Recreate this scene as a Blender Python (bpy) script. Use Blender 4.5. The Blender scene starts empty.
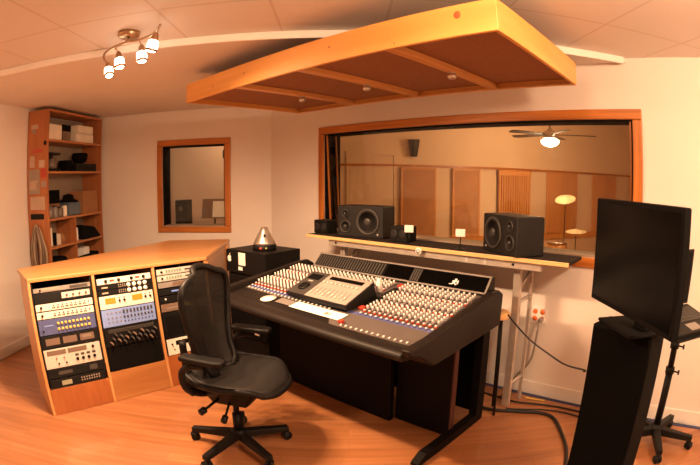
import bpy, bmesh, math, random
from mathutils import Vector, Matrix
random.seed(7)
C = bpy.context.scene.collection
PI = math.pi
def R(d): return math.radians(d)

# ------------------------------------------------------------------ materials
def _mat(name):
    m = bpy.data.materials.new(name); m.use_nodes = True
    nt = m.node_tree; b = nt.nodes['Principled BSDF']
    return m, nt, b
def mat(name, col, rough=.5, metal=0., var=.06, scale=8., spec=.5, bump=0., coat=0.):
    """plain material with slight procedural tone variation"""
    m, nt, b = _mat(name); N = nt.nodes; L = nt.links
    tc = N.new('ShaderNodeTexCoord'); no = N.new('ShaderNodeTexNoise')
    no.inputs['Scale'].default_value = scale; no.inputs['Detail'].default_value = 4
    L.new(tc.outputs['Object'], no.inputs['Vector'])
    r = N.new('ShaderNodeValToRGB')
    r.color_ramp.elements[0].position = .3; r.color_ramp.elements[1].position = .7
    r.color_ramp.elements[0].color = (*[max(0, c*(1-var)) for c in col], 1)
    r.color_ramp.elements[1].color = (*[min(1, c*(1+var)) for c in col], 1)
    L.new(no.outputs['Fac'], r.inputs['Fac']); L.new(r.outputs['Color'], b.inputs['Base Color'])
    b.inputs['Roughness'].default_value = rough; b.inputs['Metallic'].default_value = metal
    b.inputs['Specular IOR Level'].default_value = spec
    b.inputs['Coat Weight'].default_value = coat
    if bump:
        bp = N.new('ShaderNodeBump'); bp.inputs['Strength'].default_value = bump; bp.inputs['Distance'].default_value = .004
        n2 = N.new('ShaderNodeTexNoise'); n2.inputs['Scale'].default_value = scale*12
        L.new(tc.outputs['Object'], n2.inputs['Vector']); L.new(n2.outputs['Fac'], bp.inputs['Height']); L.new(bp.outputs['Normal'], b.inputs['Normal'])
    return m
def wood(name, c1, c2, axis='x', rough=.4, fine=1., coat=0.):
    """grain stretched along one axis of the object"""
    m, nt, b = _mat(name); N = nt.nodes; L = nt.links
    tc = N.new('ShaderNodeTexCoord'); mp = N.new('ShaderNodeMapping')
    s = {'x': (1.2, 22, 22), 'y': (22, 1.2, 22), 'z': (22, 22, 1.2)}[axis]
    mp.inputs['Scale'].default_value = tuple(v*fine for v in s)
    no = N.new('ShaderNodeTexNoise'); no.inputs['Scale'].default_value = 1.; no.inputs['Detail'].default_value = 5; no.inputs['Distortion'].default_value = .6
    r = N.new('ShaderNodeValToRGB'); r.color_ramp.elements[0].position = .33; r.color_ramp.elements[1].position = .68
    r.color_ramp.elements[0].color = (*c1, 1); r.color_ramp.elements[1].color = (*c2, 1)
    L.new(tc.outputs['Object'], mp.inputs['Vector']); L.new(mp.outputs['Vector'], no.inputs['Vector'])
    L.new(no.outputs['Fac'], r.inputs['Fac']); L.new(r.outputs['Color'], b.inputs['Base Color'])
    b.inputs['Roughness'].default_value = rough; b.inputs['Coat Weight'].default_value = coat; b.inputs['Coat Roughness'].default_value = .15
    return m
def emis(name, col, s):
    m, nt, b = _mat(name)
    b.inputs['Base Color'].default_value = (*col, 1); b.inputs['Emission Color'].default_value = (*col, 1); b.inputs['Emission Strength'].default_value = s
    return m
def see_through(name, col, fac, rough=.6):
    """woven mesh: part of the light passes between the threads"""
    m, nt, b = _mat(name); N = nt.nodes; L = nt.links
    b.inputs['Base Color'].default_value = (*col, 1); b.inputs['Roughness'].default_value = rough
    t = N.new('ShaderNodeBsdfTransparent'); mx = N.new('ShaderNodeMixShader'); mx.inputs[0].default_value = fac
    L.new(b.outputs[0], mx.inputs[1]); L.new(t.outputs[0], mx.inputs[2])
    L.new(mx.outputs[0], N['Material Output'].inputs['Surface'])
    return m
def glass(name):
    m, nt, b = _mat(name); N = nt.nodes; L = nt.links
    N.remove(b)
    t = N.new('ShaderNodeBsdfTransparent'); t.inputs[0].default_value = (.93, .93, .90, 1)
    g = N.new('ShaderNodeBsdfGlossy'); g.inputs['Roughness'].default_value = .01
    f = N.new('ShaderNodeFresnel'); f.inputs['IOR'].default_value = 1.32
    mx = N.new('ShaderNodeMixShader')
    L.new(f.outputs[0], mx.inputs[0]); L.new(t.outputs[0], mx.inputs[1]); L.new(g.outputs[0], mx.inputs[2])
    L.new(mx.outputs[0], N['Material Output'].inputs['Surface'])
    return m
def floor_mat():
    m, nt, b = _mat('floor_boards'); N = nt.nodes; L = nt.links
    tc = N.new('ShaderNodeTexCoord'); mp = N.new('ShaderNodeMapping'); mp.inputs['Rotation'].default_value = (0, 0, R(-43))
    L.new(tc.outputs['Object'], mp.inputs['Vector'])
    br = N.new('ShaderNodeTexBrick'); br.inputs['Scale'].default_value = 1; br.inputs['Brick Width'].default_value = 1.05; br.inputs['Row Height'].default_value = .083
    br.inputs['Mortar Size'].default_value = .0012; br.inputs['Bias'].default_value = 0; br.offset_frequency = 3; br.offset = .37
    br.inputs['Color1'].default_value = (.35, .138, .052, 1); br.inputs['Color2'].default_value = (.455, .20, .086, 1); br.inputs['Mortar'].default_value = (.30, .12, .045, 1)
    L.new(mp.outputs['Vector'], br.inputs['Vector'])
    m2 = N.new('ShaderNodeMapping'); m2.inputs['Scale'].default_value = (1.5, 26, 26); L.new(mp.outputs['Vector'], m2.inputs['Vector'])
    no = N.new('ShaderNodeTexNoise'); no.inputs['Scale'].default_value = 1; no.inputs['Detail'].default_value = 5; L.new(m2.outputs['Vector'], no.inputs['Vector'])
    r = N.new('ShaderNodeValToRGB'); r.color_ramp.elements[0].color = (.80, .76, .72, 1); r.color_ramp.elements[1].color = (1.12, 1.1, 1.08, 1)
    r.color_ramp.elements[0].position = .3; r.color_ramp.elements[1].position = .7
    L.new(no.outputs['Fac'], r.inputs['Fac'])
    mu = N.new('ShaderNodeMix'); mu.data_type = 'RGBA'; mu.blend_type = 'MULTIPLY'; mu.inputs['Factor'].default_value = 1
    L.new(br.outputs['Color'], mu.inputs['A']); L.new(r.outputs['Color'], mu.inputs['B'])
    L.new(mu.outputs['Result'], b.inputs['Base Color']); b.inputs['Roughness'].default_value = .30; b.inputs['Coat Weight'].default_value = .25; b.inputs['Coat Roughness'].default_value = .07
    b.inputs['Specular IOR Level'].default_value = .45
    return m
def ceiling_mat():
    """large ceiling panels with fine joints, laid along the step"""
    m, nt, b = _mat('ceiling_panels'); N = nt.nodes; L = nt.links
    tc = N.new('ShaderNodeTexCoord'); mp = N.new('ShaderNodeMapping'); mp.inputs['Rotation'].default_value = (0, 0, R(-44)); mp.inputs['Location'].default_value = (.325, .33, 0)
    L.new(tc.outputs['Object'], mp.inputs['Vector'])
    br = N.new('ShaderNodeTexBrick'); br.inputs['Scale'].default_value = 1; br.inputs['Brick Width'].default_value = .565; br.inputs['Row Height'].default_value = .6
    br.inputs['Mortar Size'].default_value = .009; br.inputs['Mortar Smooth'].default_value = .3; br.offset = 0
    br.inputs['Color1'].default_value = (.80, .74, .69, 1); br.inputs['Color2'].default_value = (.81, .75, .70, 1); br.inputs['Mortar'].default_value = (.70, .62, .56, 1)
    L.new(mp.outputs['Vector'], br.inputs['Vector']); L.new(br.outputs['Color'], b.inputs['Base Color'])
    b.inputs['Roughness'].default_value = .75
    return m

WALL = mat('wall_paint', (.82, .75, .69), .7, var=.02, scale=2)
WHITE_TRIM = mat('white_trim_paint', (.86, .82, .77), .45, var=.02)
CEIL = ceiling_mat(); FLOOR = floor_mat()
TRIMC = mat('ceiling_step_paint', (.9, .86, .8), .5, var=.02)
CASING = wood('window_casing_wood', (.37, .108, .012), (.57, .19, .026), 'x', .4)
CASINGV = wood('window_casing_wood_upright', (.37, .108, .012), (.57, .19, .026), 'z', .4)
BLACKP = mat('black_paint', (.004, .0035, .0035), .8, spec=.08)
GLASS = glass('window_glass')
PINE = wood('pine_fascia', (.74, .34, .08), (.88, .45, .13), 'x', .35, .6)
PINEY = wood('pine_fascia_cross', (.74, .34, .08), (.88, .45, .13), 'y', .35, .6)
KNOT = mat('pine_knot', (.42, .10, .03), .5)
RIBW = wood('pine_batten', (.60, .27, .07), (.76, .38, .12), 'y', .45)
CLOTH = mat('brown_cloth', (.31, .125, .05), .95, var=.08, scale=30)
CHROME = mat('brushed_nickel', (.72, .66, .60), .28, 1., .03)
BRONZE = mat('satin_bronze_metal', (.50, .34, .22), .35, 1., .03)
SHADE = emis('lit_frosted_shade', (1., .86, .62), 9.)
RACKW = wood('rack_maple', (.55, .25, .088), (.66, .33, .13), 'y', .35, 1., .15)
RACKV = wood('rack_maple_upright', (.55, .25, .088), (.66, .33, .13), 'z', .35)
RACKP = wood('rack_panel_red', (.31, .088, .02), (.38, .118, .03), 'z', .4)
RACKL = wood('rack_panel_light', (.37, .145, .042), (.50, .23, .078), 'y', .4, .5)
SHELFW = wood('shelf_cherry', (.36, .12, .04), (.45, .165, .058), 'z', .5)
SHELFH = wood('shelf_cherry_board', (.40, .15, .05), (.50, .205, .075), 'x', .5)
BLK = mat('black_metal', (0.006, 0.0055, 0.0055), 0.5, spec=0.22)
BLKM = mat('matte_black', (0.004, 0.0035, 0.0035), 0.85, spec=0.1)
BLKG = mat('gloss_black', (.002, .002, .002), .2, spec=.13)
DGREY = mat('dark_grey_metal', (.05, .045, .041), .5)
MGREY = mat('mid_grey_metal', (.26, .235, .215), .45, .2)
SILV = mat('silver_faceplate', (.70, .65, .60), .4, .35)
IVORY = mat('ivory_faceplate', (.80, .74, .66), .45)
BLUE = mat('dusty_blue_faceplate', (.07, .09, .24), .5)
PALEB = mat('pale_blue_faceplate', (.20, .30, .66), .5)
BROWNF = mat('brown_faceplate', (.17, .11, .08), .5)
YELL = mat('yellow_plastic', (.78, .55, .12), .4)
AMBER = emis('lit_amber_meter', (.75, .24, .02), .10)
GREEND = emis('lit_green_display', (.42, .42, .08), .2)
BLUED = emis('lit_blue_display', (.15, .25, .6), .35)
DISPG = emis('dim_green_display', (.28, .26, .16), .15)
WHITEP = mat('white_plastic', (.88, .84, .80), .4, var=.02)
REDP = mat('red_plastic', (.46, .05, .028), .4)
BLUEP = mat('blue_plastic', (.10, .12, .30), .45)
PAPER = mat('paper', (.9, .88, .84), .8, var=.02)
CONS = mat('console_grey_panel', (.115, .095, .085), .5, var=.08)
CONSE = mat('console_black_vinyl', (0.014, 0.0105, 0.009), 0.5, spec=0.2, var=.2, scale=5)
CONSS = mat('console_stand_black', (0.004, 0.003, 0.003), 0.6, spec=0.12)
DAWG = mat('controller_grey', (.36, .31, .28), .45)
FABB = mat('black_upholstery', (0.003, 0.0027, 0.0027), 0.95, spec=0.05)
MESHB = see_through('woven_black_mesh', (.008, .006, .0055), .16)
MESHS = see_through('woven_black_seat_mesh', (.011, .009, .008), .04)
PLAS = mat('black_graphite_plastic', (0.007, 0.006, 0.0058), 0.5, spec=0.25)
ALU = mat('brushed_aluminium', (.62, .56, .50), .38, .6, .08, 20)
BRIDGE = mat('dark_grey_carpet_top', (0.03, 0.022, 0.02), 0.95, spec=0.1)
EDGEW = wood('plywood_edge', (.70, .40, .15), (.84, .54, .24), 'x', .45)
CONE = mat('speaker_cone', (.016, .014, .014), .55, spec=.3)
TAPE = mat('blue_masking_tape', (.035, .055, .16), .6)
CABLE = mat('black_rubber_cable', (.012, .011, .011), .5)
GCABLE = mat('grey_cable', (.30, .26, .23), .5)
ORANGE = mat('orange_outlet_plastic', (.85, .16, .03), .4)
LIVEW = mat('live_room_paint', (.78, .57, .37), .75, var=.03, scale=2)
LIVEP = mat('live_room_cloth_panel', (.50, .235, .10), .9, var=.08)
LIVEO = wood('live_room_birch_panel', (.56, .235, .07), (.68, .31, .105), 'z', .5, .5)
LIVEF = mat('live_room_floor_wood', (.40, .2, .08), .4)
SLATW = wood('slat_wood', (.62, .25, .06), (.74, .34, .10), 'z', .5)
SLATD = mat('slat_gap_dark', (.20, .07, .02), .7)
BRASS = mat('brass_cymbal', (.62, .50, .28), .65, .1)
DRUMO = wood('drum_shell_wood', (.52, .22, .06), (.66, .32, .10), 'z', .3)
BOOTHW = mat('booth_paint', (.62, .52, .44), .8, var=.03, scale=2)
COIL1 = mat('beige_cable', (.36, .27, .18), .6)
CARD = mat('white_carton', (.78, .70, .58), .7)
CARD2 = mat('brown_carton', (.34, .155, .06), .8)
DBLUE = mat('blue_grey_plastic', (.10, .14, .19), .4)
JAR = mat('smoky_glass_jar', (.16, .13, .11), .25)
DIM = mat('dark_red_sticker', (.45, .07, .04), .5)
STK = mat('pale_sticker', (.50, .36, .27), .6)
STKG = mat('grey_sticker', (.33, .26, .21), .6)
TAN = mat('tan_card', (.33, .25, .18), .8)

# ------------------------------------------------------------------ mesh builder (points are world space; build() moves them into the parent's space)
WM = {}
class MB:
    def __init__(s, M=None): s.v = []; s.f = []; s.mi = []; s.M = M or Matrix.Identity(4); s.m = 0; s.sm = []
    def _add(s, vs, fs, smooth=False):
        b = len(s.v); s.v += [s.M @ Vector(p) for p in vs]
        s.f += [tuple(b+i for i in f) for f in fs]; s.mi += [s.m]*len(fs); s.sm += [smooth]*len(fs)
        return s
    def box(s, x0, x1, y0, y1, z0, z1, M=None):
        v = [(x, y, z) for z in (z0, z1) for y in (y0, y1) for x in (x0, x1)]
        if M is not None: v = [M @ Vector(p) for p in v]
        return s._add(v, [(0, 2, 3, 1), (4, 5, 7, 6), (0, 1, 5, 4), (1, 3, 7, 5), (3, 2, 6, 7), (2, 0, 4, 6)])
    def prism(s, poly, z0, z1, M=None):
        n = len(poly); v = [(x, y, z0) for x, y in poly]+[(x, y, z1) for x, y in poly]
        if M is not None: v = [M @ Vector(p) for p in v]
        return s._add(v, [tuple(range(n-1, -1, -1)), tuple(range(n, 2*n))]+[(i, (i+1) % n, n+(i+1) % n, n+i) for i in range(n)])
    def hull8(s, bot, top):
        return s._add(list(bot)+list(top), [(3, 2, 1, 0), (4, 5, 6, 7)]+[(i, (i+1) % 4, 4+(i+1) % 4, 4+i) for i in range(4)])
    def lathe(s, prof, n=20, M=None, smooth=True):
        """profile of (radius, height) about local z"""
        v = []; f = []
        for r, z in prof:
            for k in range(n):
                a = 2*PI*k/n; v.append((r*math.cos(a), r*math.sin(a), z))
        if M is not None: v = [M @ Vector(p) for p in v]
        for i in range(len(prof)-1):
            for k in range(n): f.append((i*n+k, i*n+(k+1) % n, (i+1)*n+(k+1) % n, (i+1)*n+k))
        f.append(tuple(range(n-1, -1, -1))); b = (len(prof)-1)*n; f.append(tuple(range(b, b+n)))
        return s._add(v, f, smooth)
    def cyl(s, p, q, r, r2=None, n=14, smooth=True):
        p, q = Vector(p), Vector(q); d = q-p
        M = Matrix.Translation(p) @ d.to_track_quat('Z', 'Y').to_matrix().to_4x4()
        return s.lathe([(r, 0), (r if r2 is None else r2, d.length)], n, M, smooth)
    def tube(s, pts, r, n=8, closed=False, sub=0):
        pts = [Vector(p) for p in pts]
        if sub:
            out = []; N_ = len(pts); rng = N_ if closed else N_-1
            for i in range(rng):
                p0 = pts[(i-1) % N_] if (closed or i > 0) else pts[i]; p1 = pts[i]; p2 = pts[(i+1) % N_]; p3 = pts[(i+2) % N_] if (closed or i+2 < N_) else p2
                for k in range(sub):
                    t = k/sub
                    out.append(.5*((2*p1)+(p2-p0)*t+(2*p0-5*p1+4*p2-p3)*t*t+(3*p1-p0-3*p2+p3)*t**3))
            if not closed: out.append(pts[-1])
            pts = out
        N_ = len(pts); v = []; f = []; up = None
        rr = r if callable(r) else (lambda t: r)
        for i, p in enumerate(pts):
            if closed: d = pts[(i+1) % N_]-pts[i-1]
            else: d = pts[min(i+1, N_-1)]-pts[max(i-1, 0)]
            d = d.normalized() if d.length > 1e-9 else Vector((0, 0, 1))
            if up is None:
                up = Vector((0, 0, 1)) if abs(d.z) < .9 else Vector((1, 0, 0))
            a = up-d*up.dot(d)
            if a.length < 1e-6: a = d.orthogonal()
            a.normalize(); up = a; b = d.cross(a)
            q = rr(i/max(1, N_-1))
            for k in range(n):
                t = 2*PI*k/n; v.append(p+a*(q*math.cos(t))+b*(q*math.sin(t)))
        for i in range(N_ if closed else N_-1):
            j = (i+1) % N_
            for k in range(n): f.append((i*n+k, i*n+(k+1) % n, j*n+(k+1) % n, j*n+k))
        if not closed: f.append(tuple(range(n-1, -1, -1))); f.append(tuple(range((N_-1)*n, N_*n)))
        return s._add(v, f, True)
    def sheet(s, grid, thick=None):
        """surface through a grid of points"""
        h, w = len(grid), len(grid[0]); v = [p for row in grid for p in row]
        f = [(i*w+j, i*w+j+1, (i+1)*w+j+1, (i+1)*w+j) for i in range(h-1) for j in range(w-1)]
        return s._add(v, f, True)
    def build(s, name, m, parent=None, bev=0., seg=2, solid=0., sub=0):
        me = bpy.data.meshes.new(name)
        W = WM.get(parent.name, Matrix.Identity(4)).inverted() if parent is not None else Matrix.Identity(4)
        me.from_pydata([W @ p for p in s.v], [], s.f)
        for i, p in enumerate(me.polygons): p.material_index = s.mi[i]; p.use_smooth = s.sm[i]
        for x in (m if isinstance(m, (list, tuple)) else [m]): me.materials.append(x)
        bm = bmesh.new(); bm.from_mesh(me); bmesh.ops.recalc_face_normals(bm, faces=bm.faces); bm.to_mesh(me); bm.free()
        o = bpy.data.objects.new(name, me); C.objects.link(o)
        if parent is not None: o.parent = parent; WM[o.name] = WM.get(parent.name, Matrix.Identity(4))
        if solid:
            x = o.modifiers.new('s', 'SOLIDIFY'); x.thickness = solid; x.offset = 0
        if sub:
            x = o.modifiers.new('u', 'SUBSURF'); x.levels = sub; x.render_levels = sub
        if bev:
            x = o.modifiers.new('b', 'BEVEL'); x.width = bev; x.segments = seg; x.limit_method = 'ANGLE'; x.angle_limit = R(40); x.use_clamp_overlap = True
        return o
def tag(o, label=None, cat=None, group=None, kind=None):
    if label: o['label'] = label
    if cat: o['category'] = cat
    if group: o['group'] = group
    if kind: o['kind'] = kind
    return o
def thing(name, label, cat, loc=(0, 0, 0), rz=0., group=None, kind=None, M=None):
    o = bpy.data.objects.new(name, None); C.objects.link(o); o.empty_display_size = .1
    M = M if M is not None else Matrix.Translation(loc) @ Matrix.Rotation(rz, 4, 'Z')
    o.matrix_world = M; WM[o.name] = M.copy()
    return tag(o, label, cat, group, kind)
def FR(o): return MB(WM[o.name])            # builder working in a thing's own frame
def root_of(o, lab, cat, group=None, kind=None): return tag(o, lab, cat, group, kind)
def centred(mb, name, m, label, cat, loc, group=None, **k):
    """a one-mesh thing whose origin stands at loc"""
    mb.v = [p-Vector(loc) for p in mb.v]
    o = mb.build(name, m, None, **k); o.location = loc; WM[o.name] = Matrix.Translation(loc)
    return tag(o, label, cat, group)
def dup(o, M, label=None, group=None):
    """copy of a thing with copies of its parts and sub-parts"""
    r = o.copy(); C.objects.link(r); r.matrix_world = M; WM[r.name] = M.copy()
    if label: r['label'] = label
    if group: r['group'] = group
    for ch in list(o.children):
        c = ch.copy(); C.objects.link(c); c.parent = r; WM[c.name] = M.copy()
        for g in list(ch.children):
            d = g.copy(); C.objects.link(d); d.parent = c; WM[d.name] = M.copy()
    return r
def link_copy(o, parent, M):
    """copy of a part, placed in its parent's space"""
    c = o.copy(); C.objects.link(c); c.parent = parent; c.matrix_local = M; return c
def struct(name, mb, m, parent=None, **k):
    o = mb.build(name, m, parent, **k)
    if parent is None: o['kind'] = 'structure'
    return o
def sempty(name, loc=(0, 0, 0), rz=0.):
    o = bpy.data.objects.new(name, None); C.objects.link(o); M = Matrix.Translation(loc) @ Matrix.Rotation(rz, 4, 'Z'); o.matrix_world = M; WM[o.name] = M; o['kind'] = 'structure'; return o

# ------------------------------------------------------------------ camera (fisheye lens of the photograph)
cam = bpy.data.cameras.new('camera'); co = bpy.data.objects.new('camera', cam); C.objects.link(co)
cam.type = 'PANO'; cam.sensor_width = 36; cam.sensor_fit = 'HORIZONTAL'
cam.panorama_type = 'FISHEYE_EQUISOLID'; cam.fisheye_lens = 475*36/700; cam.fisheye_fov = PI
cam.clip_start = .02; cam.clip_end = 60
yaw, pit = R(42.776), R(6.369)
co.location = (0, 0, 1.55); co.rotation_euler = (PI/2-pit, 0, yaw)
bpy.context.scene.camera = co

# ------------------------------------------------------------------ frames
W1A = R(41.7); D1 = Vector((math.cos(W1A), math.sin(W1A), 0)); N1 = Vector((-math.sin(W1A), math.cos(W1A), 0)); O1 = Vector((-4.077, 3.154, 0))
F1 = Matrix.Translation(O1) @ Matrix.Rotation(W1A, 4, 'Z')     # x along the corner-window wall, y out of the room
def P1(u, n, z=0.): return O1+D1*u+N1*n+Vector((0, 0, z))
TW = 3.154                                                      # inner face of the big-window wall
# ------------------------------------------------------------------ setting
U2 = -2.36                                                      # left wall position along the corner-window wall
cA = P1(U2, 0); cB = P1(U2, -6.2)
room = [(2.2, 3.36), (-4.02, 3.36), tuple(P1(-.0, .2))[:2], tuple(P1(U2-.2, .2))[:2], tuple(P1(U2-.2, -6.2))[:2], (2.2, -2.8)]
struct('floor', MB().prism(room, -.1, 0), FLOOR)
struct('ceiling', MB().prism(room, 2.40, 2.52), CEIL)
td = Vector((math.cos(R(43.9)), math.sin(R(43.9)), 0)); tn = Vector((-td.y, td.x, 0)); t0 = Vector((-3.517, .212, 0))
tA = t0-td*3.3; tB = t0+td*4.243
sof = [tuple(tA)[:2], tuple(tB)[:2], (-4.06, TW+.005), tuple(P1(U2, .005))[:2], tuple(P1(U2-.01, -2.2))[:2]]
struct('ceiling_soffit', MB().prism(sof, 2.37, 2.3995), mat('soffit_paint', (.80, .74, .69), .75, var=.015, scale=2))
mb = MB(Matrix.Translation(t0) @ Matrix.Rotation(R(43.9), 4, 'Z')); mb.box(-2.2, 4.20, -.022, -.001, 2.352, 2.399); struct('trim_1', mb, TRIMC, bev=.004)
# big-window wall with opening
wx0, wx1, wz0, wz1 = -3.245, -.45, 1.068, 1.985
mb = MB(); mb.box(-4.077, wx0, TW, TW+.2, 0, 2.4); mb.box(wx1, 2.2, TW, TW+.2, 0, 2.4); mb.box(wx0, wx1, TW, TW+.2, 0, wz0); mb.box(wx0, wx1, TW, TW+.2, wz1, 2.4)
struct('wall_back_right', mb, WALL)
# corner-window wall with opening
ux0, ux1, uz0, uz1 = -1.285, -.525, 1.05, 1.965
mb = MB(F1); mb.box(U2-.2, ux0, 0, .2, 0, 2.4); mb.box(ux1, 0, 0, .2, 0, 2.4); mb.box(ux0, ux1, 0, .2, 0, uz0); mb.box(ux0, ux1, 0, .2, uz1, 2.4)
struct('wall_back_left', mb, WALL)
mb = MB(F1); mb.box(U2-.15, U2, -6.2, 0, 0, 2.4); struct('wall_left', mb, WALL)
struct('wall_right', MB().box(2.2, 2.35, -2.8, 3.36, 0, 2.4), WALL)
struct('wall_rear', MB().prism([(2.2, -2.95), (2.2, -2.8), tuple(P1(U2, -6.2))[:2], tuple(P1(U2-.15, -6.2))[:2]], 0, 2.4), WALL)
# baseboards
struct('baseboard_back_right', MB().box(-4.0, 2.2, TW-.014, TW-.001, .002, .105), WHITE_TRIM, bev=.004)
mb = MB(F1); mb.box(U2+.001, U2+.015, -2.35, -.02, .002, .105); struct('baseboard_left', mb, WHITE_TRIM, bev=.004)
mb = MB(F1); mb.box(U2+.02, -.02, -.015, -.001, .002, .105); struct('baseboard_back_left', mb, WHITE_TRIM, bev=.004)
# painted door at the far left
dr = sempty('door_1', P1(U2, -2.9), W1A)
mb = FR(dr); mb.box(.001, .03, .43, .53, .002, 2.1); mb.box(.001, .03, -.53, -.43, .002, 2.1); mb.box(.001, .03, -.43, .43, 2.0, 2.1); mb.build('door_frame', WHITE_TRIM, dr, bev=.004)
mb = FR(dr); mb.box(.001, .02, -.425, .425, .01, 1.995); mb.build('door_leaf', WHITE_TRIM, dr)

def window(name, M, x0, x1, z0, z1, y, cas, dep, panes, beads=True):
    """casing round an opening, black jambs, panes of glass (local x along the wall, y into it)"""
    w = sempty(name); w.matrix_world = M; WM[w.name] = M.copy()
    mb = FR(w); mb.box(x0-cas, x1+cas, y-.022, y-.001, z1, z1+cas); mb.build('window_casing', CASING, w, bev=.006)
    mb = FR(w); mb.box(x0-cas, x1+cas, y-.022, y-.001, z0-cas, z0); mb.build('window_casing', CASING, w, bev=.006)
    mb = FR(w); mb.box(x0-cas, x0, y-.022, y-.001, z0+.001, z1-.001); mb.build('window_casing', CASINGV, w, bev=.006)
    mb = FR(w); mb.box(x1, x1+cas, y-.022, y-.001, z0+.001, z1-.001); mb.build('window_casing', CASINGV, w, bev=.006)
    mb = FR(w); t = .012
    mb.box(x0, x0+t, y, y+dep, z0, z1); mb.box(x1-t, x1, y, y+dep, z0, z1); mb.box(x0+t, x1-t, y, y+dep, z1-t, z1)
    mb.build('window_jamb', BLACKP, w)
    mb = FR(w); mb.box(x0+t, x1-t, y, y+dep, z0, z0+t); mb.build('window_sill', TAN, w)
    for k, py in enumerate(panes):
        lean = .05   # studio glass leans towards the control room at its top
        mb = FR(w); mb.hull8([(x0+t, y+py, z0+t), (x1-t, y+py, z0+t), (x1-t, y+py+.004, z0+t), (x0+t, y+py+.004, z0+t)], [(x0+t, y+py-lean, z1-t), (x1-t, y+py-lean, z1-t), (x1-t, y+py-lean+.004, z1-t), (x0+t, y+py-lean+.004, z1-t)]); mb.build('window_pane', GLASS, w)
        if not beads: continue
        mb = FR(w); s = .012
        for xa in (x0+t, x1-t-s): mb.hull8([(xa, y+py-.014, z0+t), (xa+s, y+py-.014, z0+t), (xa+s, y+py-.001, z0+t), (xa, y+py-.001, z0+t)], [(xa, y+py-lean-.014, z1-t), (xa+s, y+py-lean-.014, z1-t), (xa+s, y+py-lean-.001, z1-t), (xa, y+py-lean-.001, z1-t)])
        mb.build('window_bead', CASINGV, w)
    return w
window('window_1', Matrix.Identity(4), wx0, wx1, wz0, wz1, TW, .068, .2, (.07, .19))
window('window_2', F1, ux0, ux1, uz0, uz1, 0, .068, .2, (.17,), False)
# tape along the wall
tag(MB().box(-1.75, 1.2, TW-.05, TW-.016, .001, .004).build('masking_tape', TAPE), 'blue masking tape strip stuck on the floor along the white baseboard', 'tape')

# ------------------------------------------------------------------ live room behind the big window
LA = math.atan2(.857, .515); LO = Vector((-4.08, 5.46, 0)); FL = Matrix.Translation(LO) @ Matrix.Rotation(LA, 4, 'Z')    # x along its far wall, -y towards us
mb = MB(FL); mb.box(-1.3, 7.5, 0, .15, 0, 2.85); struct('wall_live_room', mb, LIVEW)
struct('wall_live_room_right', MB().box(2.2, 2.35, 3.37, 11.5, 0, 2.85), LIVEW)
struct('wall_live_room_end', MB().box(-1.5, 2.2, 11.5, 11.65, 0, 2.85), LIVEW)
lp = [(2.35, 3.362), (-4.0, 3.362), (-4.75, 4.2), (-.2, 11.7), (2.35, 11.7)]
struct('floor_live_room', MB().prism(lp, -.1, -.001), LIVEF)
struct('ceiling_live_room', MB().prism(lp, 2.85, 2.95), LIVEW)
mb = MB(FL); mb.box(-1.0, 7.3, -.03, -.002, 1.742, 1.775); struct('trim_2', mb, CASING)
mb = MB(FL); mb.box(0, 7.3, -.03, -.002, .60, .70); struct('trim_3', mb, SLATW)
mb = MB(FL)
mb.box(-.80, -.76, -.02, -.002, 0, 1.94); mb.box(-.1, -.06, -.02, -.002, 0, 1.94); mb.box(-.76, -.1, -.02, -.002, 1.90, 1.94); mb.box(-.755, -.105, -.012, -.002, .0, 1.895)
struct('door_2', mb, LIVEW)
def lpanel(name, x0, x1, m, lab, z0=.705, z1=1.738):
    o = thing(name, lab, 'acoustic panel', M=FL @ Matrix.Translation((0, 0, 0)), group='panels on the live room wall')
    return o
for x0, x1, m, nm, lab in ((0, .56, LIVEP, 'acoustic_panel', 'brown cloth wall panel seen through the big window, nearest the black hanging speaker'),
                       (.84, 1.33, LIVEP, 'acoustic_panel', 'brown cloth wall panel through the window, between two pale strips left of the slatted one'),
                       (2.70, 3.44, LIVEO, 'acoustic_panel', 'plain orange wood wall panel behind the cymbal and drum beyond the window'),
                       (3.86, 4.55, LIVEO, 'acoustic_panel', 'plain orange wood wall panel far beyond the glass, right above the monitor'),
                       (5.0, 5.9, LIVEP, 'acoustic_panel', 'dark brown wall panel at the right end of the row beyond the window')):
    o = thing(nm, lab, 'acoustic panel', M=FL @ Matrix.Translation((x0, 0, .70)), group='panels on the live room wall')
    w = x1-x0
    mb = FR(o); mb.box(.03, w-.03, -.045, -.032, .035, 1.005); mb.build('panel_face', m, o)
    mb = FR(o); mb.box(0, .029, -.05, -.031, .004, 1.036); mb.box(w-.029, w, -.05, -.031, .004, 1.036); mb.box(.03, w-.03, -.05, -.031, 1.006, 1.036); mb.box(.03, w-.03, -.05, -.031, .004, .034); mb.build('panel_frame', SLATW, o)
o = thing('slat_diffuser', 'orange slatted wood diffuser with vertical slots on the live room wall', 'acoustic panel', M=FL @ Matrix.Translation((1.66, 0, .70)))
mb = FR(o); mb.box(0, .66, -.05, -.031, .004, 1.036); mb.build('backing', SLATD, o)
mb = FR(o)
for k in range(14): mb.box(.008+k*.0468, .008+k*.0468+.030, -.085, -.051, .03, .95)
mb.build('slats', SLATW, o)
mb = FR(o); mb.box(0, .66, -.09, -.051, .951, 1.036); mb.build('header', SLATW, o)
# hanging black speaker on that wall
o = thing('wall_speaker', 'tapered black speaker hung high on the live room wall', 'speaker', M=FL @ Matrix.Translation((.2, -.002, 1.885)))
mb = FR(o); mb.hull8([(-.03, -.10, 0), (.03, -.10, 0), (.05, -.03, 0), (-.05, -.03, 0)], [(-.05, -.15, .25), (.05, -.15, .25), (.085, -.03, .25), (-.085, -.03, .25)]); mb.build('cabinet', BLK, o, bev=.01)
mb = FR(o); mb.box(-.03, .03, -.029, 0, .08, .16); mb.build('bracket', BLK, o)
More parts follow.
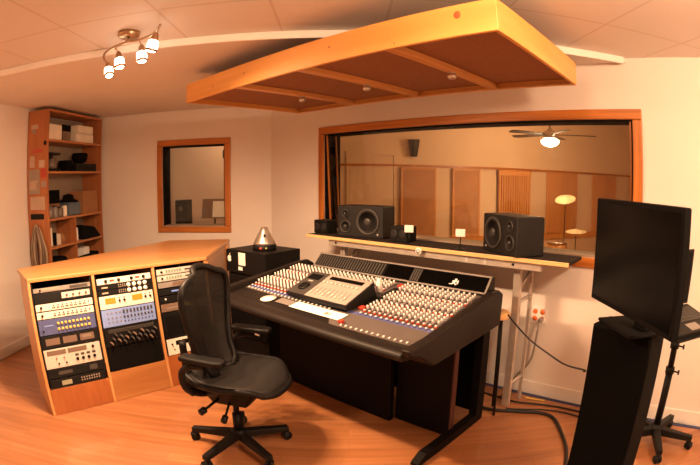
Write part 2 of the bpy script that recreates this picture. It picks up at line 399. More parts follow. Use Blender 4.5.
# fan
o = thing('ceiling_fan', 'ceiling fan with lit white dome beyond the big window', 'ceiling fan', loc=(-2.08, 6.22, 2.10))
mb = FR(o); mb.cyl((0, 0, .12), (0, 0, .745), .013); mb.build('rod', CHROME, o)
mb = FR(o); mb.lathe([(.02, .20), (.06, .17), (.10, .14), (.115, .08), (.10, .04)], 24); mb.build('motor_housing', CHROME, o)
mb = FR(o); mb.lathe([(.02, -.055), (.08, -.04), (.125, -.005), (.13, .03), (.115, .038)], 24); mb.build('lamp_dome', emis('lit_fan_dome', (1., .85, .6), 14.), o)
for k in range(5):
    a = R(20+72*k); MM = WM[o.name] @ Matrix.Rotation(a, 4, 'Z') @ Matrix.Translation((0, 0, .11)) @ Matrix.Rotation(R(9), 4, 'X')
    mb = MB(MM); mb.prism([(.10, -.02), (.2, -.05), (.62, -.065), (.66, -.04), (.66, .04), (.62, .065), (.2, .05), (.10, .02)], -.004, .004); mb.build('fan_blade', mat('fan_blade_wood', (.03, .018, .012), .6) if k == 0 else bpy.data.materials['fan_blade_wood'], o)
# drum kit pieces: floor tom and cymbals
o = thing('floor_tom', 'orange wooden drum on legs seen through the window right of the bridge speaker', 'drum', loc=(-1.93, 6.15, 0))
mb = FR(o); mb.lathe([(.14, .50), (.14, .76)], 28); mb.build('shell', DRUMO, o)
for z in (.495, .755):
    mb = FR(o); mb.lathe([(.146, z), (.148, z+.005), (.148, z+.022), (.14, z+.025)], 28); mb.build('hoop', CHROME, o)
for k in range(3):
    a = R(30+120*k); mb = FR(o); mb.cyl((.155*math.cos(a), .155*math.sin(a), 0), (.155*math.cos(a), .155*math.sin(a), .66), .008); mb.build('leg', CHROME, o)
def cymbal(loc, h, r, tilt, lab):
    o = thing('cymbal_stand', lab, 'cymbal', loc=loc, group='cymbals of the drum kit')
    mb = FR(o); mb.cyl((0, 0, .25), (0, 0, h-.012), .006); mb.build('stand_pole', DGREY, o)
    for k in range(3):
        a = R(15+120*k); mb = FR(o); mb.cyl((.25*math.cos(a), .25*math.sin(a), .008), (0, 0, .28), .007); mb.build('leg', CHROME, o)
    mb = MB(WM[o.name] @ Matrix.Translation((0, 0, h)) @ Matrix.Rotation(R(tilt), 4, 'X')); mb.lathe([(r, 0), (r*.98, .004), (.05, .02), (.03, .035), (.008, .04)], 30); mb.build('cymbal', BRASS, o)
cymbal((-1.68, 6.22, 0), .92, .15, 6, 'low brass cymbal on a stand beside the orange drum beyond the glass')
cymbal((-1.95, 6.55, 0), 1.33, .155, 24, 'higher tilted cymbal catching light in front of the orange panel beyond the window')
# yellow item standing on the far ledge
# ------------------------------------------------------------------ small booth behind the corner window
mb = MB(F1); mb.box(-2.9, .05, 1.55, 1.65, 0, 2.6); struct('wall_booth_back', mb, BOOTHW)
mb = MB(F1); mb.box(-3.0, -2.9, .2, 1.65, 0, 2.6); struct('wall_booth_left', mb, BOOTHW)
mb = MB(F1); mb.box(-.02, .05, .2, 1.55, 0, 2.6); struct('wall_booth_right', mb, BOOTHW)
mb = MB(F1); mb.box(-3.0, .05, .2, 1.65, -.1, 0); struct('floor_booth', mb, LIVEF)
mb = MB(F1); mb.box(-3.0, .05, .2, 1.65, 2.6, 2.7); struct('ceiling_booth', mb, BOOTHW)
o = thing('booth_table', 'low wooden table in the booth behind the corner window', 'table', M=F1 @ Matrix.Translation((-1.2, .95, 0)))
mb = FR(o); mb.box(-.75, .75, -.35, .5, .86, .89); mb.build('tabletop', SHELFH, o, bev=.004)
for sx in (-1, 1):
    for sy in (-.31, .46): mb = FR(o); mb.box(sx*.7-.025, sx*.7+.025, sy-.025, sy+.025, .001, .859); mb.build('leg', SHELFW, o)
o = thing('monitor_speaker', 'black bookshelf speaker standing upright behind the corner window', 'speaker', M=F1 @ Matrix.Translation((-1.40, .95, .892)))
mb = FR(o); mb.box(-.085, .085, -.1, .12, 0, .42); mb.build('cabinet', BLKM, o, bev=.008)
mb = MB(WM[o.name] @ Matrix.Translation((0, -.1, .13)) @ Matrix.Rotation(PI/2, 4, 'X')); mb.lathe([(.065, .0), (.063, .006), (.05, .004), (.02, .001)], 20); mb.build('woofer', BLK, o)
mb = MB(WM[o.name] @ Matrix.Translation((0, -.1, .31)) @ Matrix.Rotation(PI/2, 4, 'X')); mb.lathe([(.035, .0), (.033, .006), (.012, .008)], 16); mb.build('tweeter', DGREY, o)
o = thing('music_stand', 'music stand holding a sheet behind the right half of the corner window', 'music stand', M=F1 @ Matrix.Translation((-.80, .48, 0)))
mb = FR(o); mb.cyl((0, 0, .3), (0, 0, 1.10), .01); mb.build('pole', BLK, o)
for k in range(3): a = R(120*k+30); mb = FR(o); mb.cyl((.2*math.cos(a), .2*math.sin(a), .008), (0, 0, .32), .008); mb.build('leg', BLK, o)
mb = MB(WM[o.name] @ Matrix.Translation((0, 0, 1.10)) @ Matrix.Rotation(R(-14), 4, 'X')); mb.box(-.17, .17, -.012, -.002, 0, .24); mb.box(-.17, .17, -.05, -.013, 0, .008); mb.build('desk', BROWNF, o)
mb = MB(F1 @ Matrix.Translation((-.74, .48, 1.10)) @ Matrix.Rotation(R(-14), 4, 'X')); mb.box(-.09, .09, -.018, -.0155, .0095, .21)
centred(mb, 'sheet_music', PAPER, 'pale printed sheet leaning on the music stand behind the corner window', 'paper', P1(-.74, .47, 1.105))
o = thing('microphone', 'small dark microphone high in the right edge of the corner window', 'microphone', M=F1 @ Matrix.Translation((-.80, .95, 0)))
mb = FR(o); mb.cyl((.12, .2, .895), (.12, .2, 1.9), .008); mb.cyl((.12, .2, 1.9), (.01, .02, 1.92), .006); mb.build('boom', BLK, o)
mb = FR(o); mb.lathe([(.01, 0), (.03, .01), (.032, .09), (.02, .12)], 16, Matrix.Translation((0, 0, 1.85))); mb.build('capsule', DGREY, o)
mb = FR(o); mb.lathe([(.09, .892), (.09, .902), (.02, .91)], 20, Matrix.Translation((.12, .2, 0))); mb.build('base', BLK, o)
o = thing('round_tray', 'small round brown tray on the booth table beside the black speaker', 'tray', M=F1 @ Matrix.Translation((-1.06, .90, .892)))
mb = FR(o); mb.lathe([(.03, 0), (.04, .06), (.14, .075), (.145, .09), (.13, .085)], 24); mb.build('dish', SHELFH, o)

# ------------------------------------------------------------------ ceiling cloud
cx0, cx1, cy0, cy1, cz, czt = -3.105, -.722, 1.60, 2.715, 2.13, 2.268
o = thing('ceiling_cloud', 'long pine framed acoustic cloud hanging under the ceiling above the console', 'acoustic panel', loc=((cx0+cx1)/2, (cy0+cy1)/2, cz))
for a in ((cx0, cx1, cy0, cy0+.022, PINE), (cx0, cx1, cy1-.022, cy1, PINE), (cx0, cx0+.022, cy0+.023, cy1-.023, PINEY), (cx1-.022, cx1, cy0+.023, cy1-.023, PINEY)):
    mb = MB(); mb.box(a[0], a[1], a[2], a[3], cz, czt); f = mb.build('fascia_board', a[4], o, bev=.003)
    if a[2] == cy0 and a[3] < cy0+.1: front = f
for kx, kz, kr in ((-.90, .092, .017), (-1.62, .078, .006), (-2.35, .075, .006), (-2.72, .055, .006), (-1.22, .02, .004)):
    mb = MB(Matrix.Translation((kx, cy0-.0005, cz+kz)) @ Matrix.Rotation(PI/2, 4, 'X')); mb.lathe([(kr*1.0, -.0005), (kr*.9, .0004)], 14); mb.build('wood_knot', KNOT, front)
mb = MB(); mb.box(cx0+.023, cx1-.023, cy0+.023, cy1-.023, cz+.035, czt-.01); mb.build('cloth_infill', CLOTH, o)
for rx in (-2.46, -1.87, -1.27):
    mb = MB(); mb.box(rx-.028, rx+.028, cy0+.024, cy1-.024, cz+.004, cz+.034); mb.build('batten', RIBW, o, bev=.003)
mb = MB(); mb.box(cx0+.024, cx1-.024, cy1-.05, cy1-.024, cz+.0, cz+.003); mb.build('batten', RIBW, o)
for hx in (cx0+.4, cx1-.4):
    for hy in (cy0+.3, cy1-.3):
        mb = MB(); mb.cyl((hx, hy, czt-.02), (hx, hy, 2.3995 if hx > -1.5 else 2.3695), .004); mb.build('hanging_wire', CHROME, o)
for px, lab in ((-2.46, 'small chrome spotlight under the leftmost batten of the cloud'), (-1.87, 'small chrome spotlight under the middle batten of the cloud'), (-1.27, 'small chrome spotlight under the rightmost batten of the cloud')):
    l = thing('spotlight', lab, 'spotlight', loc=(px, 2.17, cz+.003), group='spotlights under the cloud')
    mb = FR(l); mb.lathe([(.022, 0), (.022, -.004), (.016, -.006)], 20); mb.build('mounting_plate', CHROME, l)
    mb = FR(l); mb.lathe([(.010, -.0065), (.022, -.010), (.026, -.022), (.022, -.034), (.008, -.038)], 20); mb.build('lamp_head', CHROME, l)

# ------------------------------------------------------------------ track light
BARPTS = [(-2.786, .836), (-2.66, .800), (-2.514, .812), (-2.413, .845), (-2.338, .895), (-2.21, .925), (-2.067, .896)]
HC = [(-2.738, .859), (-2.505, .847), (-2.338, .918), (-2.123, .888)]
CANX, CANY = -2.47, .879
o = thing('track_light', 'ceiling light with curved bar and four lit frosted glass shades', 'ceiling light', loc=(CANX, CANY, 2.399))
mb = FR(o); mb.lathe([(.065, 0), (.065, -.022), (.055, -.030)], 28); mb.build('canopy', BRONZE, o)
bar = BARPTS
mb = MB(); mb.tube([(x, y, 2.32) for x, y in bar], .007, 8, sub=5); mb.cyl((bar[3][0], bar[3][1], 2.32), (CANX, CANY, 2.372), .008); mb.build('bar', BRONZE, o)
HEADS = (((bar[0]), HC[0]), ((bar[2]), HC[1]), ((bar[4]), HC[2]), ((bar[6]), HC[3]))
BULBS = []
for (sx, sy), (hx, hy) in HEADS:
    top = Vector((sx, sy, 2.32)); cen = Vector((hx, hy, 2.23)); d = (cen-top).normalized(); d = (d+Vector((.10, -.12, -.6))).normalized()
    kn = cen-d*.054
    mb = MB(); mb.cyl(top, kn, .004); b = mb.build('lamp_stem', BRONZE, o)
    MM = Matrix.Translation(kn) @ d.to_track_quat('Z', 'Y').to_matrix().to_4x4()
    mb = MB(MM); mb.lathe([(.008, -.012), (.016, 0), (.020, .022), (.024, .028)], 16); mb.build('lamp_socket', BRONZE, o)
    mb = MB(MM); mb.lathe([(.018, .029), (.027, .034), (.030, .070), (.027, .072)], 20); mb.build('lamp_shade', SHADE, o)
    mb = MB(MM); mb.lathe([(.031, .0725), (.032, .084), (.026, .0845)], 20); mb.build('shade_ring', BRONZE, o)
    mb = MB(MM); mb.lathe([(.024, .0846), (.020, .090), (.006, .092)], 16); mb.build('bulb', SHADE, o)
    BULBS.append((MM @ Vector((0, 0, .125)), d))

# ------------------------------------------------------------------ tall shelf on the left wall
sx0, sx1 = U2+.012, -2.06                    # back and front along the corner-window wall
sn0, sn1 = -1.24, -.13
sh = thing('bookshelf', 'tall cherry wood shelf unit covered in stickers in the far left corner', 'shelf', M=F1 @ Matrix.Translation((sx0, sn0, 0)) )
SD_, SW_, SHT = sx1-sx0, sn1-sn0, 2.335       # local x: depth, y: width towards the corner
mb = FR(sh); mb.box(0, SD_, 0, .022, .001, SHT); side = mb.build('side_panel', SHELFW, sh, bev=.002)
mb = FR(sh); mb.box(0, SD_, SW_-.022, SW_, .001, SHT); mb.build('side_panel', SHELFW, sh, bev=.002)
mb = FR(sh); mb.box(0, .008, .023, SW_-.023, .05, SHT-.03); mb.build('back_panel', TAN, sh)
mb = FR(sh); mb.box(0, SD_, .023, SW_-.023, SHT-.022, SHT); mb.build('top_board', SHELFH, sh)
BZ = [.06, .36, .66, .962, 1.245, 1.715, 2.035]
for z in BZ:
    mb = FR(sh); mb.box(.009, SD_-.002, .023, SW_-.023, z-.024, z); mb.build('shelf_board', SHELFH, sh, bev=.002)
mb = FR(sh); mb.box(.009, SD_-.004, .50, .52, .963, 1.22); mb.build('divider', SHELFW, sh)
mb = FR(sh); mb.box(.009, SD_-.004, .50, .52, .661, .937); mb.build('divider', SHELFW, sh)
def sticker(u0, u1, z0, z1, m, lab=None, rnd=False):
    mb = FR(sh); x0, x1 = u0-sx0, u1-sx0
    if rnd:
        n = 18; mb.prism([((x0+x1)/2+(x1-x0)/2*math.cos(2*PI*k/n), (z0+z1)/2+(z1-z0)/2*math.sin(2*PI*k/n)) for k in range(n)], 0, .0015, Matrix.Rotation(PI/2, 4, 'X'))
    else: mb.box(x0, x1, -.0015, -.0001, z0, z1)
    o = mb.build('sticker', m, side)
    if lab: o['label'] = lab
sticker(-2.30, -2.20, 2.145, 2.19, STK); sticker(-2.28, -2.23, 2.10, 2.14, STKG); sticker(-2.115, -2.075, 1.972, 2.02, BLK, 'round black sticker', True)
sticker(-2.27, -2.13, 1.905, 1.94, DIM, 'dark red sticker'); sticker(-2.31, -2.24, 1.76, 1.875, STK); sticker(-2.18, -2.10, 1.755, 1.83, STK)
sticker(-2.15, -2.075, 1.655, 1.745, REDP, 'bright red sticker'); sticker(-2.325, -2.17, 1.495, 1.74, STKG, 'large printed grey sticker'); sticker(-2.31, -2.19, 1.54, 1.63, STK); sticker(-2.15, -2.08, 1.56, 1.62, STKG)
sticker(-2.31, -2.10, 1.34, 1.47, STK); sticker(-2.31, -2.12, 1.245, 1.30, BLK, 'wide black sticker')
SF = WM[sh.name]
def on_shelf(mb, name, m, label, cat, x, y, z, group=None, **k):
    """mb built round its own base centre"""
    M = SF @ Matrix.Translation((x, y, z+.001)); mb.v = [(M.to_3x3() @ p) for p in mb.v]
    o = mb.build(name, m, None, **k); o.location = M.translation; WM[o.name] = Matrix.Translation(M.translation)
    return tag(o, label, cat, group or ('cartons on the tall shelf' if name == 'carton' else None))
def Bx(w, d, hgt): mb = MB(); mb.box(-d/2, d/2, -w/2, w/2, 0, hgt); return mb
dd = SD_/2+.02
Z = BZ[6]
on_shelf(Bx(.25, .2, .155), 'carton', CARD, 'large pale carton at the left of the top shelf', 'box', dd, .16, Z, bev=.004)
on_shelf(Bx(.15, .18, .10), 'equipment_box', BROWNF, 'dark brown box on the top shelf between two pale cartons', 'box', dd, .40, Z, bev=.004)
on_shelf(Bx(.15, .16, .07), 'camera_case', BLKM, 'black case lying on the brown box on the top shelf', 'case', dd, .42, Z+.102, bev=.01)
on_shelf(Bx(.36, .2, .095), 'carton', CARD, 'wide pale carton at the right of the top shelf, lower of two', 'box', dd, .765, Z, bev=.004)
on_shelf(Bx(.33, .2, .09), 'carton', CARD, 'wide pale carton at the right of the top shelf, lid of the pair', 'box', dd, .77, Z+.097, bev=.004)
Z = BZ[5]
o = thing('coffee_maker', 'dark coffee maker at the left of the second shelf', 'coffee maker', M=SF @ Matrix.Translation((dd, .19, Z+.001)))
mb = FR(o); mb.box(-.09, .09, -.10, .10, 0, .025); mb.box(-.09, -.02, -.10, .10, .0255, .165); mb.box(-.09, .09, -.10, .10, .1655, .19); mb.build('body', BLK, o, bev=.006)
mb = FR(o); mb.lathe([(.05, .026), (.06, .06), (.045, .13)], 18, Matrix.Translation((.035, 0, 0))); mb.build('carafe', JAR, o)
on_shelf(Bx(.62-.18, .2, .085), 'amplifier', BLK, 'low black amplifier on the right of the second shelf', 'amplifier', dd, .80, Z, bev=.004)
on_shelf(Bx(.10, .14, .12), 'black_case', BLKM, 'small black case on the second shelf beside the low amplifier', 'case', dd, .50, Z, bev=.01)
mb = MB(); mb.lathe([(.03, 0), (.08, .02), (.10, .09), (.09, .12)], 20); on_shelf(mb, 'black_pot', BLKM, 'round black pot standing on the low amplifier on the second shelf', 'pot', dd, .80, Z+.087)
Z = BZ[4]
on_shelf(Bx(.30, .14, .14), 'storage_bin', BLKM, 'black bin at the back left of the third shelf behind the jars', 'bin', .09, .24, Z+.14, bev=.006)
on_shelf(Bx(.34, .12, .138), 'carton', CARD2, 'brown carton under the black bin on the third shelf', 'box', .085, .24, Z, bev=.004)
for k, (y, r_, hh, m, lab) in enumerate(((.11, .042, .13, JAR, 'smoky glass jar at the left end of the third shelf'), (.20, .03, .125, MGREY, 'grey metal canister on the third shelf beside the smoky jar'), (.29, .04, .11, JAR, 'short smoky glass jar on the third shelf in front of the brown carton'), (.38, .03, .13, CARD, 'pale bottle in the middle of the third shelf'))):
    o = thing('jar', lab, 'jar', M=SF @ Matrix.Translation((SD_-.06, y, Z+.001)), group='jars on the third shelf')
    mb = FR(o); mb.lathe([(r_*.9, 0), (r_, .01), (r_, hh*.8), (r_*.7, hh*.86)], 18); mb.build('body', m, o)
    mb = FR(o); mb.lathe([(r_*.72, hh*.861), (r_*.72, hh)], 18); mb.build('lid', DGREY, o)
on_shelf(Bx(.23, .2, .14), 'storage_tub', DBLUE, 'blue-grey plastic tub on the third shelf right of the pale bottle', 'tub', dd, .55, Z, bev=.012)
mb = MB(); mb.lathe([(.12, 0), (.115, .012), (.07, .03), (.06, .075), (.02, .085)], 22); on_shelf(mb, 'black_hat', BLKM, 'round black hat lying on the blue-grey tub', 'hat', dd, .55, Z+.142)
on_shelf(Bx(.32, .2, .25), 'carton', CARD2, 'tall brown carton at the right end of the third shelf', 'box', dd, .88, Z, bev=.004)
Z = BZ[3]
on_shelf(Bx(.05, .12, .18), 'white_book', CARD, 'upright white booklet at the left of the fourth shelf', 'book', dd, .11, Z, bev=.002)
on_shelf(Bx(.045, .13, .13), 'black_book', BLKM, 'black book standing right of the white booklet', 'book', dd, .18, Z, bev=.002)
on_shelf(Bx(.06, .12, .11), 'small_carton', CARD, 'small pale box on the fourth shelf left of its divider', 'box', dd, .26, Z, bev=.003)
mb = MB(); mb.lathe([(.05, 0), (.05, .07), (.01, .11)], 14); on_shelf(mb, 'brown_funnel', CARD2, 'small brown cone on the fourth shelf beside the divider', 'funnel', dd, .38, Z)
on_shelf(Bx(.09, .14, .14), 'notepad', PAPER, 'pale notepad standing just right of the fourth shelf divider', 'notepad', dd, .58, Z, bev=.002)
mb = MB(); mb.hull8([(-.1, -.19, 0), (.12, -.19, 0), (.12, .19, 0), (-.1, .19, 0)], [(-.08, -.15, .16), (.06, -.15, .16), (.06, .13, .12), (-.08, .13, .12)]); on_shelf(mb, 'black_bag', BLKM, 'soft black bag bulging over the right half of the fourth shelf', 'bag', dd+.03, .85, Z, bev=.03, seg=3)
Z = BZ[2]
mb = MB(); mb.lathe([(.12, 0), (.15, .05), (.15, .13), (.12, .17)], 18); on_shelf(mb, 'black_bundle', BLKM, 'rounded black bundle at the left of the fifth shelf', 'bundle', dd, .24, Z, bev=.0)
o = thing('black_basket', 'black basket of white papers on the fifth shelf', 'basket', M=SF @ Matrix.Translation((dd, .79, Z+.001)))
mb = FR(o); mb.box(-.1, .1, -.22, .22, 0, .01); mb.box(-.1, .1, -.22, -.21, .0105, .13); mb.box(-.1, .1, .21, .22, .0105, .13); mb.box(.09, .1, -.209, .209, .0105, .13); mb.box(-.1, -.09, -.209, .209, .0105, .13); mb.build('basket_body', BLKM, o)
on_shelf(Bx(.12, .12, .19), 'paper_stack', PAPER, 'white papers standing in the black basket', 'papers', dd, .80, Z+.012)
# coil of cable hung on the side of the shelf
mb = MB(F1)
for k in range(12):
    dx = random.uniform(-.01, .01); rx = (.115, .10, .085, .068, .05, .032, .108, .09, .04, .075, .06, .02)[k]; z0 = 1.18+random.uniform(-.02, .02); L_ = .50+random.uniform(-.06, .06)
    pts = []
    for j in range(18):
        a = 2*PI*j/18; pts.append((-2.205+dx+rx*math.sin(a)*(1 if math.cos(a) < .3 else .8), sn0-.022-.006*(k % 5), z0-L_/2+L_/2*math.cos(a)))
    mb.m = k % 2; mb.tube(pts, .0085, 6, closed=True)
centred(mb, 'cable_coil', [COIL1, BROWNF], 'bundle of beige cables hung on the stickered side of the tall shelf', 'cables', P1(-2.205, sn0-.03, .9))

# ------------------------------------------------------------------ rack desk
RX, RT, RZ = -3.15, -3.30, .925                # face foot, face top, underside of the top
rk = thing('equipment_rack', 'long maple rack desk of three sloped bays on the left', 'rack', loc=(-3.4, 1.1, 0))
L_ = math.hypot(RT-RX, .94); fdir = Vector(((RT-RX)/L_, 0, .94/L_)); fn = Vector((.94/L_, 0, (RX-RT)/L_))
FRK = Matrix(((0, fdir.x, fn.x, RX), (1, fdir.y, fn.y, 0), (0, fdir.z, fn.z, 0), (0, 0, 0, 1)))       # local x: along the face, y: up the slope, z: out of it
def RB(): return MB(FRK)
top = [(-3.300, .388), (-3.79, .375), (-4.02, .98), (-4.20, 1.42), (-4.52, 2.13), (-4.13, 2.64), (-3.29, 1.87)]
mb = MB(); mb.prism(top, RZ, .952); mb.build('desktop', RACKW, rk, bev=.004)
def upright(y0, y1, nm='side_panel'):
    mb = MB(); e = .0012
    mb._add([(RX, y0, .001), (RX, y1, .001), (RT+.002, y1, RZ-e), (RT+.002, y0, RZ-e), (-3.62, y0, .001), (-3.62, y1, .001), (-3.77, y1, RZ-e), (-3.77, y0, RZ-e)],
            [(0, 1, 2, 3), (5, 4, 7, 6), (4, 0, 3, 7), (1, 5, 6, 2), (3, 2, 6, 7), (4, 5, 1, 0)])
    return mb.build(nm, RACKV, rk, bev=.002)
upright(.388, .410); upright(.886, .908, 'divider'); upright(1.380, 1.402, 'divider'); upright(1.848, 1.870)
for y0, y1, zt, m in ((.411, .885, .187, RACKP), (.909, 1.379, .222, RACKL), (1.403, 1.847, .240, RACKP)):
    mb = RB(); mb.box(y0, y1, .002, zt, -.02, -.002); mb.build('kick_panel', m, rk, bev=.002)
mb = MB(); mb._add([(-3.63, .411, .01), (-3.63, 1.847, .01), (-3.765, 1.847, RZ-.01), (-3.765, .411, RZ-.01), (-3.635, .411, .01), (-3.635, 1.847, .01), (-3.77, 1.847, RZ-.01), (-3.77, .411, RZ-.01)], [(0, 1, 2, 3), (5, 4, 7, 6), (4, 0, 3, 7), (1, 5, 6, 2), (3, 2, 6, 7), (4, 5, 1, 0)]); mb.build('back_panel', BLKM, rk)
# angled end towards the corner
mb = MB(); e = Vector((-4.13+3.29, 2.64-1.87, 0)).normalized(); q = Vector((e.y, -e.x, 0)); a0 = Vector((-3.30, 1.885, 0)); a1 = Vector((-4.11, 2.62, 0))
mb._add([a0-q*.0+Vector((0, 0, .001)), a1+Vector((0, 0, .001)), a1-q*.02+Vector((0, 0, .001)), a0-q*.02+Vector((0, 0, .001))]+[p+Vector((0, 0, RZ-.0012)) for p in (a0, a1, a1-q*.02, a0-q*.02)], [(3, 2, 1, 0), (4, 5, 6, 7), (0, 1, 5, 4), (1, 2, 6, 5), (2, 3, 7, 6), (3, 0, 4, 7)])
mb.build('end_panel', RACKV, rk)
mb = MB(); p0 = a0+e*.80*(a1-a0).length; 
for s0, s1 in ((.78, .86),):
    b0 = a0+(a1-a0)*s0+q*.001; b1 = a0+(a1-a0)*s1+q*.001
    mb._add([b0+Vector((0, 0, .002)), b1+Vector((0, 0, .002)), b1+q*.018+Vector((0, 0, .002)), b0+q*.018+Vector((0, 0, .002))]+[p+Vector((0, 0, RZ-.002)) for p in (b0, b1, b1+q*.018, b0+q*.018)], [(3, 2, 1, 0), (4, 5, 6, 7), (0, 1, 5, 4), (1, 2, 6, 5), (2, 3, 7, 6), (3, 0, 4, 7)])
mb.build('corner_post', RACKV, rk)
# rack rails with screws
for y in (.4115, .872, .9095, 1.366, 1.4035, 1.834):
    mb = RB(); mb.box(y, y+.012, .245, .94, -.035, -.012); mb.build('rack_rail', BLK, rk)

def unit(y0, y1, z0, z1, m, label, cat='rack unit', name='rack_unit', depth=.16, group=None):
    """faceplate and body of one unit; returns thing and a builder in the face frame (x along, y up, z out)"""
    M = Matrix.Translation(FRK @ Vector(((y0+y1)/2, z0, 0))) @ FRK.to_3x3().to_4x4()
    o = thing(name, label, cat, M=M, group='rack units in the left bay' if y1 < .9 else 'rack units in the middle bay' if y1 < 1.38 else 'rack units in the right bay')
    w = y1-y0; hh = z1-z0-.003
    mb = FR(o); mb.box(-w/2, w/2, 0, hh, -.0085, -.004); o2 = mb.build('faceplate', m, o, bev=.0015)
    mb = FR(o); mb.box(-w/2+.03, w/2-.03, .002, hh-.002, -depth, -.009); mb.build('chassis', BLK, o)
    return o, w, hh
KN = {}
def knob(o, x, y, r, m, name='knob', hgt=.014):
    mb = MB(WM[o.name] @ Matrix.Translation((x, y, -.004))); mb.lathe([(r, .0002), (r, .003), (r*.82, .005), (r*.75, hgt), (r*.6, hgt+.001)], 12); return mb.build(name, m, o)
def plate(o, x0, x1, y0, y1, m, name='panel', t=.002):
    mb = FR(o); mb.box(x0, x1, y0, y1, -.004, -.004+t); return mb.build(name, m, o)
def dots(o, xs, ys, r, m, name='button', t=.004):
    """tiny buttons on a faceplate, each its own part"""
    out = None
    for x in xs:
        for y in ys:
            mb = FR(o); mb.box(x-r, x+r, y-r, y+r, -.004, -.004+t); out = mb.build(name, m, o)
    return out
def lin(a, b, n): return [a+(b-a)*k/(n-1) for k in range(n)]
B1 = (.426, .870); B2 = (.924, 1.364); B3 = (1.418, 1.832)
# bay one, from the top
o, w, hh = unit(*B1, .862, .895, MGREY, 'slim grey rack unit at the top of the left bay'); plate(o, -.20, -.02, .008, .024, STKG); knob(o, -.17, hh/2, .008, BLK); plate(o, .06, .20, .006, .026, DGREY)
o, w, hh = unit(*B1, .788, .858, BLK, 'black rack unit with silver right half in the left bay'); plate(o, -.01, .21, .018, .058, SILV, 'silver_panel')
for x in lin(.03, .18, 4): knob(o, x, .038, .009, BROWNF)
for zz, lab in ((.735, 'upper of two thin white rack units with black dots in the left bay'), (.680, 'lower of two thin white rack units with black dots in the left bay')):
    o, w, hh = unit(*B1, zz, zz+.05, IVORY, lab, group='thin white units in the left bay')
    knob(o, -.18, hh/2, .010, BLK)
    for x in lin(-.09, .15, 8): dots(o, [x, x+.012], [hh*.34], .0042, BLK); dots(o, [x+.008], [hh*.66], .0042, BLK)
    dots(o, [.19], [hh*.55], .005, DIM, 'lamp')
o, w, hh = unit(*B1, .568, .677, BLUE, 'dark blue rack unit with two rows of yellow knobs in the left bay')
for x in lin(-.07, .17, 9):
    for y in (.033, .072): knob(o, x, y, .0105, YELL if (int(x*100) % 3) else SILV)
plate(o, -.18, -.11, .06, .068, PALEB); knob(o, -.19, .03, .008, BLK)
o, w, hh = unit(*B1, .474, .564, BLK, 'black rack unit with three brown meter windows in the left bay')
for x in (-.135, 0, .135): plate(o, x-.055, x+.055, .022, .068, BROWNF, 'meter_window')
plate(o, .10, .17, .04, .06, STKG)
o, w, hh = unit(*B1, .332, .470, SILV, 'tall silver rack unit with dark meter strips in the left bay')
for x in (-.125, .04): plate(o, x-.075, x+.075, .092, .125, BROWNF, 'meter_strip')
knob(o, .165, .108, .011, BLK)
for x in (.03, .075, .12, .165):
    knob(o, x, .04, .0125, BLK); plate(o, x-.014, x+.014, .062, .078, DGREY)
for x in (-.12, -.06): knob(o, x, .03, .007, BLK); knob(o, x-.012, .068, .006, DIM)
o, w, hh = unit(*B1, .262, .328, BLK, 'black rack unit with a faint grey display in the left bay, second from its floor'); plate(o, -.14, -.03, .02, .045, DGREY); plate(o, .11, .17, .015, .05, DGREY)
o, w, hh = unit(*B1, .192, .258, BLK, 'lowest black rack unit in the left bay with a dim green display'); plate(o, -.13, -.05, .014, .046, DISPG, 'display'); dots(o, lin(.03, .17, 8), [.024, .042], .005, STKG)
# bay two
o, w, hh = unit(*B2, .858, .904, IVORY, 'thin ivory rack unit with four black knobs in the middle bay')
for x in (-.15, -.045, .06, .16): knob(o, x, hh/2, .013, BLK)
for x in (-.10, .11): plate(o, x-.018, x+.018, .015, .03, DIM, 'label')
for zz, lab in ((.818, 'upper of two black rack units with four white knobs in the middle bay'), (.779, 'lower of two black rack units with four white knobs in the middle bay')):
    o, w, hh = unit(*B2, zz, zz+.038, BLK, lab, group='black units with white knobs')
    for x in (.03, .075, .12, .165): knob(o, x, hh/2, .0165, WHITEP)
    plate(o, -.19, -.14, .012, .022, STK); dots(o, lin(-.05, 0, 4), [.012, .026], .004, STKG)
o, w, hh = unit(*B2, .681, .776, IVORY, 'silver rack unit with two lit amber meters in the middle bay')
for x0 in (-.175, .045): plate(o, x0, x0+.085, .034, .076, AMBER, 'meter')
for x in (-.06, -.02, .155, .195):
    knob(o, x, .05, .009, BLK); dots(o, [x], [.07], .004, BLK)
o, w, hh = unit(*B2, .548, .678, PALEB, 'pale blue rack unit full of small dark switches in the middle bay')
dots(o, lin(-.17, -.07, 4), [.10, .064, .035], .0055, MGREY)
for x in lin(-.04, .19, 9):
    mb = FR(o); mb.box(x-.007, x+.007, .088, .112, -.004, .002); mb.build('fader_slot', DGREY, o)
    knob(o, x, .062, .008, DGREY, hgt=.009)
dots(o, lin(-.04, .19, 9), [.028], .004, BLK)
o, w, hh = unit(*B2, .405, .545, BLK, 'black patch bay tangled with dark plugs in the middle bay', 'patch bay', 'patch_bay')
plate(o, -.19, .19, .10, .125, DGREY)
dots(o, lin(-.19, .19, 22), [.112], .0035, BLKM, 'socket')
for k in range(18):
    x = -.185+.37*k/17; y = .055+.014*((k*7) % 5)-.02
    mb = MB(WM[o.name]); mb.cyl((x, y, -.004), (x+.004, y-.006, .03), .0075, n=8); mb.cyl((x+.004, y-.006, .0301), (x+.006, y-.016, .045), .005, n=8); mb.build('plug', DGREY if k % 3 else BROWNF, o)
o, w, hh = unit(*B2, .228, .401, BLKM, 'large blank black rack panel under the patch bay', 'rack panel', 'blank_panel')
